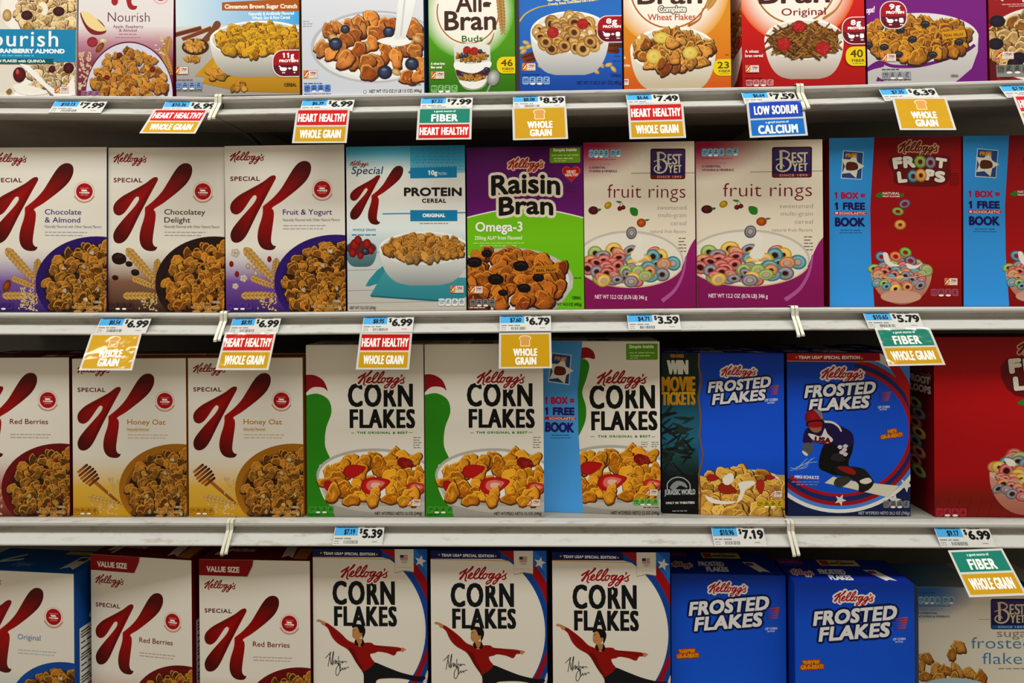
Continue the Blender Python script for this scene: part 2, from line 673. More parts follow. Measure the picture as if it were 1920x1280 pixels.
    # ---- recurring printed marks
    def kell(s, x0, x1, yt, c='9c1420', halo=None, ky=1.0, rot=0.0):
        K = [([(160, 365), (230, 310), (320, 255), (395, 200)], 66, 40), ([(395, 200), (330, 300), (250, 430), (165, 535)], 48, 84),
             ([(580, 140), (520, 215), (440, 290), (370, 345)], 80, 44), ([(345, 350), (368, 400), (345, 480), (325, 570), (368, 605)], 56, 50),
             ([(405, 510), (480, 450), (560, 385), (545, 345), (490, 370), (440, 450), (455, 515), (520, 520), (600, 470)], 52, 46),
             ([(600, 470), (700, 370), (790, 260), (812, 200), (770, 195), (690, 280), (630, 400), (622, 500), (665, 525), (740, 500), (780, 460)], 44, 56),
             ([(780, 460), (880, 360), (970, 240), (1000, 155), (955, 170), (880, 260), (805, 400), (792, 500), (835, 530), (890, 490)], 44, 56),
             ([(1010, 360), (950, 380), (905, 460), (925, 525), (980, 510), (1030, 440), (1040, 375), (1090, 382), (1150, 360), (1215, 350)], 50, 38),
             ([(1215, 350), (1140, 400), (1095, 475), (1120, 512), (1180, 480), (1260, 370)], 48, 48),
             ([(1285, 360), (1220, 500), (1150, 620), (1060, 698), (1012, 688), (1040, 620), (1130, 570), (1250, 510), (1300, 470)], 56, 36),
             ([(1460, 355), (1380, 400), (1312, 475), (1330, 515), (1400, 490), (1470, 400)], 48, 48),
             ([(1490, 385), (1420, 520), (1340, 640), (1265, 702), (1225, 690), (1260, 620), (1350, 560), (1470, 500), (1540, 440)], 56, 36),
             ([(1578, 272), (1588, 292), (1560, 335)], 58, 36), ([(1530, 470), (1600, 410), (1690, 350)], 40, 36),
             ([(1650, 370), (1630, 430), (1652, 500), (1600, 548), (1540, 535)], 40, 50)]
        z = (x1 - x0) / 1600.0
        r = math.radians(-rot)

        def M(p):
            X, Y = (p[0] - 120) * z, (p[1] - 110) * z * ky
            return (x0 + X * math.cos(r) - Y * math.sin(r), yt + X * math.sin(r) + Y * math.cos(r))
        for hw, hc in (halo or []):
            for p, w, w1 in K:
                s.stroke([M(q) for q in p], w * z + 2 * hw, hc, True, 4, w1=w1 * z + 2 * hw)
        for p, w, w1 in K:
            s.stroke([M(q) for q in p], w * z, c, True, 4, w1=w1 * z)

    def fam(s, x, y, w, h):
        s.rect(x, y, x + w, y + h, 'c83028')
        s.rect(x + w * .02, y + h * .04, x + w * .98, y + h * .96, 'ece6dc')
        s.rect(x + w * .03, y + h * .06, x + w * .2, y + h * .5, 'd89018')
        s.rect(x + w * .2, y + h * .06, x + w * .38, y + h * .5, 'b82020')
        s.rect(x + w * .03, y + h * .5, x + w * .2, y + h * .94, 'b82020')
        s.rect(x + w * .2, y + h * .5, x + w * .38, y + h * .94, 'e0b030')
        s.stroke([(x + w * .08, y + h * .8), (x + w * .22, y + h * .5), (x + w * .34, y + h * .2)], h * .13, 'f4ece0', False, 2)
        s.t("Kellogg's", x + w * .5, x + w * .92, y + h * .4, h * .26, 'b02020', fat=h * .012)
        s.t('FAMILY', x + w * .44, x + w * .94, y + h * .68, h * .24, '5a5a5a')
        s.bars(x + w * .46, x + w * .94, y + h * .88, h * .1, '999')

    def nut(s, x, y, w, h, n, c, tc, first='110', ov='f0ece6'):
        g = w / n
        for i in range(n):
            a = x + i * g
            s.rrect(a + g * .03, y, a + g * .95, y + h, h * .2, c)
            if i == 0:
                s.t(first, a + g * .12, a + g * .86, y + h * .56, h * .34, tc, fat=h * .012)
            else:
                s.bars(a + g * .32, a + g * .68, y + h * .3, h * .2, tc, i)
                s.bars(a + g * .2, a + g * .8, y + h * .55, h * .22, tc, i + 4)
            s.bars(a + g * .18, a + g * .82, y + h * .75, h * .14, tc, i)
            if i in (1, 2):
                s.ell(a + g * .5, y + h * .9, g * .36, h * .14, ov, n=14)

    def protein(s, x0, y0, x1, y1, num, corners='1001'):
        h = y1 - y0
        s.rrect(x0, y0, x1, y1, h * .4, 'f0e8e4', corners=corners)
        b = h * .03
        xe = x1 if corners[1] == '0' else x1 - b
        xs = x0 if corners[0] == '0' else x0 + b
        s.rrect(xs, y0 + b, xe, y1 - b, h * .38, 'b3142c', corners=corners)
        s.rrect(xs, y0 + h * .55, xe, y1 - b, h * .38, '7c1030', corners='00' + corners[2:])
        w = x1 - x0
        m0 = x0 + w * (.2 if corners[0] == '1' else .08)
        m1 = x1 - w * (.08 if corners[0] == '1' else .2)
        mw = m1 - m0
        s.t(num, m0 + mw * .22, m0 + mw * .78, y0 + h * .3, h * .19, 'fff', fat=h * .011, trk=1.12)
        s.t('PROTEIN', m0 + mw * .05, m0 + mw * .97, y0 + h * .46, h * .1, 'fff', fat=h * .008)
        by = y0 + h * .7
        s.blob([(m0 + mw * .08, by - h * .04), (m0 + mw * .4, by - h * .04), (m0 + mw * .36, by + h * .07), (m0 + mw * .14, by + h * .07)], 'fff', n=3)
        s.stroke([(m0 + mw * .05, by - h * .1), (m0 + mw * .2, by)], h * .04, 'fff')
        s.t('+', m0 + mw * .46, m0 + mw * .64, by + h * .05, h * .12, 'fff', fat=h * .01)
        s.rrect(m0 + mw * .7, by - h * .09, m0 + mw * .92, by + h * .08, h * .05, 'fff')
        s.bars(m0 + mw * .18, m0 + mw * .34, y0 + h * .86, h * .05, 'fff')
        s.bars(m0 + mw * .74, m0 + mw * .9, y0 + h * .86, h * .05, 'fff')

    def star(s, x, y, r, c='ece8e2', rot=0, k=.42):
        s.poly([(x + (r if i % 2 == 0 else r * k) * math.sin(i * math.pi / 5 + rot), y - (r if i % 2 == 0 else r * k) * math.cos(i * math.pi / 5 + rot)) for i in range(10)], c)

    def seal(s, x, y, r, c='b8121c'):
        for a, q in ((1.22, 'd8a8a0'), (1.17, 'e6e0d8')):
            s.ell(x, y, r * a, c=q)
        s.ell(x, y, r, c=c)
        s.stroke([(x - r * 1.22, y + r * .55), (x - r * .7, y + r * 1.12), (x, y + r * 1.32), (x + r * .7, y + r * 1.12), (x + r * 1.22, y + r * .55)], r * .12, 'cc8880', False)
        s.t('MADE WITH', x - r * .5, x + r * .5, y - r * .3, r * .16, 'f0b0a8')
        s.t('FIBER,', x - r * .36, x + r * .36, y - r * .02, r * .2, 'fff', fat=r * .02)
        s.t('9 VITAMINS', x - r * .6, x + r * .6, y + r * .24, r * .18, 'fff', fat=r * .015)
        s.t('AND IRON', x - r * .45, x + r * .45, y + r * .5, r * .18, 'f0b0a8')

# ------------------------------------------------------------------ pack designs
CREAM = 'e9e4da'
KRED, KDK = 'b40404', '4c0e06'
FLK = ['90581a', '945e1c', '7a4610', '6c3c0e', '9c6a26']
ORF = ['b4601c', 'c06c20', 'a04c14', 'c87c2c']


def special_k_letter(d, m=None):
    """the big letter: two brush shapes, bright at the crotch and dark at the tips"""
    A = [(645, 285), (638, 258), (605, 253), (560, 275), (480, 335), (300, 435), (200, 490), (130, 545), (85, 600), (72, 660), (90, 715), (130, 738), (170, 735), (220, 700), (270, 635), (320, 560), (360, 510), (385, 500), (403, 515), (395, 555), (350, 620), (280, 700), (190, 800), (110, 900), (75, 970), (72, 1030), (95, 1080), (140, 1097), (190, 1085), (240, 1045), (290, 970), (350, 850), (420, 710), (500, 560), (570, 430), (630, 320)]
    B = [(480, 645), (490, 630), (540, 590), (610, 530), (700, 430), (770, 320), (850, 190), (910, 115), (970, 80), (1030, 80), (1070, 110), (1082, 160), (1070, 230), (1020, 320), (930, 410), (820, 500), (700, 590), (597, 655), (612, 690), (618, 740), (610, 820), (595, 920), (582, 1020), (580, 1080), (595, 1120), (620, 1138), (638, 1135), (630, 1165), (600, 1188), (540, 1192), (480, 1175), (435, 1130), (412, 1060), (412, 980), (430, 890), (460, 800), (478, 720)]
    for P in (A, B):
        S = smooth(P, 3)
        r = np.linalg.norm(S - np.array([(500, 600)]), axis=1) / 560.0
        C = np.array([mixc(KRED, KDK, min(max(q - .15, 0) * 1.15, .9)) for q in r])
        F = [tuple(range(len(S)))]
        d.put(S, F, C)


def special_k(d, name, ink, grad, rim, pal, extras, sub=True, nuts=None, two=None, ky=76):
    """drawn on the fruit-and-yogurt pack's scale"""
    d.set(420, 260, 3.369)
    d.grid(-30, -160, 800, 1110, [(0, CREAM), (.66, CREAM), (.72, mixc(CREAM, grad[0], .25)), (.83, grad[0]), (1, grad[1])])
    d.kell(52, 268, ky, '98141c')
    d.t('SPECIAL', 53, 236, 262, 28, '7a2420', fat=1.2, trk=1.12)
    d.set(424, 290, 6.735)
    special_k_letter(d)
    d.set(420, 260, 3.369)
    d.seal(624, 316, 52)
    if two:
        d.t(two[0], 378, two[2], 463, 34, ink, fat=.5)
        d.t(two[1], 378, two[3], 514, 34, ink, fat=.5)
        y = 548
    else:
        d.t(name[0], 378, name[1], 474, 34, ink, fat=.5)
        y = 515
    if sub:
        d.t('Naturally Flavored with Other Natural Flavors', 378, 734, y, 18, mixc(ink, CREAM, .25), fat=.3)
    d.bars(380, 644, y + 31, 10, mixc(ink, CREAM, .45), 2)
    d.bars(380, 632, y + 51, 10, mixc(ink, CREAM, .45), 3)
    extras(d)
    d.ell(706, 905, 385, 305, rim, n=60)
    d.ell(712, 915, 350, 268, mixc(rim, '000000', .35), n=60)
    d.flakes(712, 915, 330, 256, 140, 39, pal[0], 5, back='4a2608', dark='1e0a02')
    R = random.Random(4)
    for i in range(14):
        a, q = i * 2.4 + 1, math.sqrt((i + .5) / 14)
        x, y = 690 + 280 * q * math.cos(a), 910 + 215 * q * math.sin(a)
        c = pal[1][i % len(pal[1])]
        d.flake(x, y, 15, c, R, dark='2a0c06')
    if nuts:
        d.nut(16, 1034, 166, 46, 4, nuts[0], nuts[1], '110')
    d.t('CEREAL', 692, 744, 1034, 16, 'd8cdb8', fat=.5)
    d.t('NET WT 12.5 OZ (354g)', 556, 744, 1070, 19, 'c9b48c', fat=.4)


def wheat_side(d):
    d.ear(330, 905, 150, 700, 46, 'c99a4a')
    d.ear(330, 935, 185, 878, 34, 'c99a4a', 8)
    d.ear(330, 985, 130, 990, 40, 'c99a4a', 9)
    d.ear(325, 860, 335, 765, 34, 'b98a3a', 6)
    d.grains(215, 1000, 345, 1085, 34, 10, 'd8b878')


def x_yogurt(d):
    wheat_side(d)
    for x, y, r in ((78, 715, 24), (128, 877, 22), (75, 928, 18)):
        for a in range(5):
            d.ell(x + r * .6 * math.cos(a * 1.3), y + r * .6 * math.sin(a * 1.3), r * .6, c='e8dfd0', rim='b0a090', n=10)
    for x, y in ((52, 785), (86, 850), (292, 755)):
        d.ell(x, y, 14, 20, 'b02a20', rim='701010', n=10)
    for x, y in ((157, 800), (205, 845), (195, 805)):
        d.ell(x, y, 15, 19, 'e0d2b4', rim='a08050', n=10)


def x_choc(d):
    wheat_side(d)
    for x, y, r in ((85, 745, 46), (150, 780, 22), (190, 835, 26), (60, 870, 20)):
        d.blob([(x - r, y - r * .3), (x - r * .2, y - r * .8), (x + r * .9, y - r * .4), (x + r, y + r * .5), (x + r * .1, y + r * .9), (x - r * .8, y + r * .6)], '2c1712', n=2)
        d.poly([(x - r * .8, y - r * .2), (x - r * .1, y - r * .65), (x + r * .7, y - r * .3), (x - r * .1, y + r * .1)], '4a2a20')


def x_almond(d):
    wheat_side(d)
    for x, y, rot in ((140, 925, -70), (60, 955, 20), (20, 780, 80), (60, 985, 80)):
        d.ell(x, y, 42, 24, 'b06a2c', rim='6a340c', rot=rot, n=18)
    d.ell(62, 985, 36, 18, 'e8d8b8', rim='b89060', rot=80, n=16)
    d.grains(225, 930, 320, 1085, 60, 8, 'd8c8a8')


def x_honey(d):
    d.stroke([(150, 850), (330, 1010)], 24, 'b8783a', w1=17, c1='8a5a28')
    for i in range(6):
        t = i / 5
        x, y = 80 + 75 * t, 770 + 88 * t
        L = 38 + 26 * math.sin(3.14 * (t * .8 + .1))
        d.stroke([(x - L * .62, y + L * .52), (x + L * .62, y - L * .52)], 17, '9a5410' if i % 2 else 'c07c1c', c1='5a2c08')
    d.ear(330, 1010, 130, 965, 34, 'd8b060', 9)
    d.grains(250, 830, 345, 960, 45, 9, 'e0c488')
    d.grains(140, 1010, 330, 1080, 26, 11, 'e4ca90')


def x_red(d):
    d.straw(70, 1000, 60, 60, 'b82420', False)
    d.grains(150, 900, 340, 1080, 40, 12, 'd8b070')


def x_none(d):
    d.ear(330, 960, 150, 800, 40, 'c99a4a')


SKP = (FLK, ['e6dcc4', 'c8953c', 'e0d0b0'])


def d_yogurt(d):
    special_k(d, ('Fruit & Yogurt', 685), '4a2a86', ('8a62ae', '3a1568'), '40207c', (FLK, ['e6dcc4', 'b8802c', 'dccdb0', 'a03018']), x_yogurt, nuts=('6a45a0', '2a1050'))


def d_chocdel(d):
    special_k(d, None, '4a3028', ('94705c', '2a100c'), '3a201a', (['b07020', 'a0621a', 'b87e28', '8c5414'], ['2a1810', '3a2014']), x_choc, nuts=('5a3c38', '20100c'), two=('Chocolatey', 'Delight', 641, 546))


def d_chocalm(d):
    special_k(d, None, '50328c', ('8a66b0', '35146a'), '3c1e74', (['8e5e24', '7c501c', '9c7030', '6c4416'], ['e4d8c0', 'dccbaa', 'c08a40']), x_almond, nuts=('5a3a90', '2a1050'), two=('Chocolate', '& Almond', 606, 600))


def d_honey(d):
    special_k(d, ('Honey Oat', 628), 'c08a24', ('e2bc54', 'd0a018'), 'b07a20', (['9c6c2a', '8e5e20', 'aa7c3a', '7c4e18'], ['e8d8a8', 'd8b878']), x_honey, sub=False, nuts=('c89828', '7a5208'))
    d.t('Naturally Flavored', 378, 520, 512, 17, 'd0ae6c', fat=.3)


def d_redberry(d, ky=76):
    special_k(d, ('Red Berries', 626), '8a2a2c', ('c07a74', '701018'), '7c0e1a', (['90642a', '825822', 'a07838', '6c4416'], ['b01818', 'c02420', 'e0d0a8', '9a1414']), x_red, sub=False, nuts=('8a2030', '300408'), ky=ky)


def d_value(d):
    d_redberry(d, 44)
    d.set(420, 260, 3.369)
    d.poly([(-40, -140), (392, -140), (378, -50), (344, 20), (-40, 20)], '9c1018')
    d.t('VALUE SIZE', 70, 292, -3, 37, 'f0e8e0', fat=2.0)


def d_skorig(d):
    special_k(d, ('Original', 535), '7a9ac0', ('a8c4e0', '1a5a9c'), '1a5ca8', SKP, x_none, sub=False)


def d_protein(d):
    d.set(420, 260, 3.369)
    d.grid(760, 20, 1550, 1110, [(0, '3aa2c4'), (.07, '6ab8ce'), (.17, 'e4e8e4'), (.28, 'f0ece6'), (.5, 'e6ecec'), (.57, 'cfdadc'), (1, 'c6bfb6')])
    d.grid(1180, 20, 1550, 215, [(0, '2f98be'), (.6, '55aeca'), (1, '9cccda')])
    for i in range(18):
        for j in range(8):
            d.rect(1190 + i * 19 + j % 2 * 9, 48 + j * 20, 1199 + i * 19 + j % 2 * 9, 57 + j * 20, '4aa8c8' if (i + j) % 2 else '3c9fc2')
    d.kell(800, 920, 136, 'a01822')
    d.t('Special', 808, 1002, 222, 47, '3c4a70', fat=.6, sh=.2)
    d.set(420 + 800 / 3.369, 260 + 165 / 3.369, 6.735 * 1.0 / .665)
    d.ox -= 72 / (6.735 / .665)
    d.oy -= 62 / (6.735 / .665)
    special_k_letter(d)
    d.set(420, 260, 3.369)
    d.poly([(1165, 210), (1180, 200), (1180, 182), (1475, 176), (1475, 244), (1180, 250), (1180, 222)], '1e92bc')
    d.t('10g', 1293, 1352, 228, 30, 'fff', fat=1.6)
    d.t('PROTEIN', 1358, 1410, 228, 16, 'd8ecf2')
    d.t('PROTEIN', 1140, 1506, 362, 55, '2e2a2a', fat=3.4, trk=1.02)
    d.t('CEREAL', 1254, 1408, 404, 27, '2e2a2a', fat=1.6, trk=1.15)
    d.stroke([(1005, 473), (1535, 466)], 7, '2b9ac4', False)
    d.rect(1180, 450, 1478, 520, '1e92bc')
    d.t('ORIGINAL', 1257, 1402, 495, 23, 'fff', fat=1.5, trk=1.05)
    d.bars(1240, 1420, 537, 9, '8aa4b0')
    d.t('WHOLE GRAIN', 815, 960, 581, 15, '4a9ab4', fat=.5, trk=1.1)
    d.bars(810, 962, 610, 13, '4a9ab4')
    for y in (720, 830, 960, 1040):
        d.stroke([(760, y), (1540, y - 14)], 3, 'b0a89e', False)
    d.blob([(895, 930), (1010, 800), (1110, 850), (1010, 900)], '3e9aa4', n=3)
    d.poly([(925, 990), (1030, 815), (1200, 870), (1535, 880), (1538, 1000), (1470, 1030)], '58aab2', '3d909c')
    d.poly([(925, 990), (1470, 1030), (1470, 1040), (930, 1000)], '2a7480')
    d.bowl(868, 690, 100, 50, 808, 40, '7a9a9c', '55787c', '6a4040', '9ab4b4')
    for x, y, r in ((830, 670, 40), (905, 665, 34), (850, 640, 30), (815, 720, 30), (865, 735, 26), (930, 705, 26)):
        d.ell(x, y, r * .8, r, 'c42a28', rim='701012', rot=x % 40 - 20, n=18)
    d.blueb(895, 712, 24)
    d.bowl(1268, 690, 285, 105, 928, 100, 'eceae6', '9fa4a4', 'd8d6d0', 'f2f0ec')
    d.flakes(1268, 692, 246, 78, 100, 30, ['c09050', 'b08040', 'cca468', 'a87838'], 8, dark='5a3410')
    d.fam(1434, 930, 86, 48)
    d.nut(1358, 1012, 170, 46, 4, 'dfe6ea', '50606c', '120')
    d.t('NET WT 12.5 OZ (354g)', 796, 960, 1077, 18, '6a6460', fat=.4)


def d_raisin(d):
    d.set(860, 240, 3.369)
    d.rect(50, 100, 810, 1160, '6e1870')
    d.grid(50, 100, 810, 560, [(0, '5c1262'), (1, '7c1e80')])
    d.poly([(50, 560)] + [(50 + i * 76, 560 - 62 * math.sin(i / 10 * 3.14) + 10 * i / 10) for i in range(11)] + [(810, 1160), (50, 1160)], 'eee8dc')
    d.poly([(50, 568)] + [(50 + i * 76, 568 - 62 * math.sin(i / 10 * 3.14) + 10 * i / 10) for i in range(11)] + [(810, 1160), (50, 1160)], '86c81c', '78c018')
    d.rrect(584, 135, 774, 228, 8, '7ca818')
    d.t('Simple Inside', 606, 752, 157, 19, 'f0f0d8', fat=1.2)
    d.bars(596, 768, 184, 11, 'c8d880')
    d.bars(610, 740, 204, 10, 'dce8b0')
    d.bars(610, 690, 218, 9, 'c8d880')
    hp = [(718 + 54 * math.sin(a) ** 3, 292 - 52 * (13 * math.cos(a) - 5 * math.cos(2 * a) - 2 * math.cos(3 * a) - math.cos(4 * a)) / 16) for a in np.linspace(0, 6.28, 40)]
    d.poly([(718 + (x - 718) * 1.06, 295 + (y - 295) * 1.06) for x, y in hp], 'c8806c')
    d.poly(hp, 'c4141c')
    d.t('HEART', 690, 748, 292, 18, 'f0d8c8', fat=1)
    d.t('HEALTHY', 680, 762, 312, 18, 'f0d8c8', fat=1)
    for i in range(5):
        d.bars(680, 750, 365 + i * 11, 6, '58104c', i)
    d.t('Raisin', 215, 650, 415, 128, '231c18', fat=5.5, halo=[(17, 'e9e0cc')], arc=14)
    d.t('Bran', 262, 606, 545, 118, '231c18', fat=5.5, halo=[(17, 'e9e0cc')], arc=10)
    d.t('Raisin', 215, 650, 415, 128, '231c18', fat=5.5, arc=14)
    d.t('Bran', 262, 606, 545, 118, '231c18', fat=5.5, arc=10)
    d.kell(322, 550, 192, 'a01c1c', halo=[(8, 'ecc0a8')])
    d.t('Omega-3', 112, 412, 652, 62, 'f4f2ea', fat=2.2, halo=[(2, '68a018')])
    d.t('250mg ALA* from Flaxseed', 107, 408, 703, 24, 'eef4d8', fat=.5)
    d.bars(95, 420, 728, 10, 'c4e088', 3)
    d.bars(140, 385, 744, 10, 'c4e088', 4)
    d.ell(330, 960, 400, 205, 'c9c5be', n=50)
    d.ell(330, 965, 375, 185, 'e4e0da', n=50)
    d.poly([(400, 1160), (480, 1130), (640, 1060), (728, 960), (725, 1010), (660, 1100), (600, 1160)], 'd6d3cc', 'aaa8a0')
    d.flakes(290, 955, 390, 172, 72, 62, ORF, 12, dark='3a1504', lite='e8a040')
    for x, y, r in ((105, 845, 48), (185, 790, 34), (400, 870, 48), (240, 955, 50), (420, 1010, 42), (510, 945, 36), (285, 1040, 30)):
        d.blob([(x + r * math.cos(a) * (1 + .12 * (i % 2)), y + r * .7 * math.sin(a)) for i, a in enumerate(np.linspace(0, 5.8, 9))], '1e1012', n=3)
        d.stroke([(x - r * .5, y - r * .1), (x, y - r * .35), (x + r * .5, y - r * .1)], r * .12, '54343a', n=3)
    d.poly([(483, 872), (640, 858), (636, 910), (488, 918)], 'c98a24')
    d.t('MADE WITH', 520, 600, 884, 9, '4a2c08', rot=2)
    d.t('REAL FRUIT', 498, 622, 909, 17, '3a2408', fat=.8, rot=2)
    d.bars(735, 780, 948, 8, '50801c')
    d.fam(72, 998, 84, 46)
    d.nut(70, 1080, 166, 46, 4, '8c8a88', '2a2a2a', '180')
    d.bars(70, 168, 1138, 9, 'ddd')
    d.t('CEREAL', 722, 778, 1080, 18, '2c4a10', fat=.4)
    d.t('NET WT 14.3 OZ (405g)', 584, 782, 1122, 19, '2c4a10', fat=.4)


def bestyet(d, blue=False):
    """crop-scale drawing of the square blue logo"""
    d.rrect(185, 165, 1375, 1195, 70, '5a1024' if not blue else '2a2a6c')
    d.rrect(222, 225, 1335, 1130, 50, '54407a', '20205a')
    d.rect(222, 1060, 1340, 1160, '8a1e2c' if not blue else '2a6ab0')
    c = 'd8cdb4'
    d.stroke([(450, 280), (462, 910)], 82, c, False, curve=False)
    d.stroke([(400, 310), (560, 300), (680, 370), (690, 460), (600, 530), (480, 540), (300, 600)], 62, c, False, w1=24)
    d.stroke([(600, 535), (720, 640), (740, 790), (660, 930), (500, 980), (360, 930), (320, 830), (390, 740), (480, 740), (555, 830)], 74, c, False, w1=24)
    for tx, x0, x1, yb, h in (('E', 770, 910, 695, 345), ('S', 925, 1105, 695, 345), ('T', 1070, 1250, 695, 345), ('Y', 790, 960, 980, 270), ('E', 985, 1105, 980, 260), ('T', 1110, 1245, 975, 260)):
        d.t(tx, x0, x1, yb, h, c, fat=12, fy=4)
    d.t('SINCE 1893', 410, 1240, 1155, 80, 'd8a090' if not blue else 'a0c8e0', fat=4, trk=1.2)


RINGC = ['c4605c', 'dcb848', '9cb45c', '5c98a4', '8c848e', 'd08c50', 'cc7060']


def fruit_rings(d, cx, cy, rx, ry, n, r, seed):
    R = random.Random(seed)
    L = []
    for i in range(n):
        q = math.sqrt((i + .5) / n)
        a = i * 2.39996 + R.uniform(-.2, .2)
        L.append((cy + ry * q * math.sin(a), cx + rx * q * math.cos(a)))
    L.sort()
    for i, (y, x) in enumerate(L):
        d.ringc(x, y, r * R.uniform(.88, 1.1), r * R.uniform(.6, .95), R.uniform(.28, .42), RINGC[(i * 3 + R.randrange(2)) % 7], R.uniform(-35, 35), 16, '4a1c10' if R.random() < .5 else 'c8b0a0')


def d_rings(d):
    d.set(860, 240, 3.369)
    d.rect(770, 70, 1530, 1150, 'e6dccb')
    d.corner(770, 70, 1200, 340, 'a81850', 'e6dccb')
    d.bars(822, 930, 129, 9, 'a04a60', 2)
    d.nut(822, 136, 128, 48, 4, '8cc0d4', '2a4a5c', '110')
    d.nut(960, 136, 68, 44, 2, '8cc0d4', '2a4a5c', '2%')
    d.bars(822, 1000, 200, 6, '8c3848', 3)
    d.t('A GOOD SOURCE OF', 822, 958, 234, 12, '9a7a74')
    d.t('12 ESSENTIAL', 822, 930, 254, 14, '4a3038', fat=.6)
    d.t('VITAMINS & MINERALS', 822, 1002, 277, 14, '4a3038', fat=.6)
    d.stroke([(1092, 284), (1495, 282)], 3, '6a3030', False)
    d.set(1210, 270, 18.29)
    bestyet(d)
    d.set(860, 240, 3.369)
    d.t('fruit rings', 942, 1434, 436, 84, '8a1c40', off=-.009)
    for tx, x0, y, h in (('sweetened', 1256, 509, 27), ('multi-grain', 1264, 556, 27), ('cereal', 1342, 606, 27)):
        d.t(tx, x0, 1440, y, h, '9a948e', off=-.012)
    d.t('natural fruit flavors', 1216, 1438, 654, 20, 'a8a29a')
    for i in range(5):
        d.bars(1392, 1440, 690 + i * 20, 9, '6a645e', i)
    # fruit in the air
    d.ell(852, 515, 32, 26, '7a2430', rim='40101a')
    d.blob([(875, 505), (903, 505), (890, 520)], '4a7a28', n=3)
    d.ell(945, 483, 25, 20, 'e0bc20', rim='a08010', rot=-40)
    d.ell(1020, 503, 15, c='a02430', rim='500c14'); d.ell(1042, 496, 14, c='a02430', rim='500c14')
    d.stroke([(1020, 488), (1028, 462), (1042, 484)], 3, '3a5a20', False)
    d.blob([(995, 456), (1030, 458), (1015, 470)], '4a8a28', n=3)
    d.blob([(1085, 500), (1110, 496), (1134, 510), (1132, 545), (1105, 548), (1088, 530)], '3a8a2c', n=3)
    d.ell(1157, 592, 29, 27, 'd8741c', rim='904408')
    d.blob([(1180, 570), (1210, 570), (1190, 582)], '4a8a28', n=3)
    # bowl
    d.ell(1080, 830, 345, 190, 'cbc4b8', n=50)
    d.ell(1080, 835, 335, 180, 'e6e0d4', n=50)
    P = [(770, 940)] + [(1080 + 345 * math.sin(a), 830 + 165 * math.cos(a)) for a in np.linspace(-1.1, 1.3, 24)]
    d.poly(P + list(smooth([(1440, 800), (1475, 720), (1530, 650)], 4, False)) + [(1530, 1150), (770, 1150)], 'a82a80', '8c1a62')
    d.stroke(P[1:], 9, 'dcc4a0', False)
    d.stroke([(1290, 1080), (1370, 1010), (1420, 910), (1440, 800)], 26, 'b868a4', False, w1=10)
    fruit_rings(d, 1075, 855, 292, 112, 36, 50, 11)
    d.ringc(1095, 655, 34, 40, .4, '7c727c', 10, hc='b8b0a8')
    d.blob([(1130, 660), (1165, 690), (1150, 740), (1175, 800), (1130, 830), (1090, 800), (1120, 740)], 'e8e2d8', n=4)
    d.blob([(930, 880), (1000, 855), (1110, 850), (1165, 840), (1110, 875), (1000, 890)], 'efe9df', n=4)
    fruit_rings(d, 1040, 915, 200, 55, 16, 44, 23)
    d.t('NET WT 12.2 OZ (0.76 LB) 346 g', 862, 1194, 1070, 25, 'ecd8e0', fat=.6)


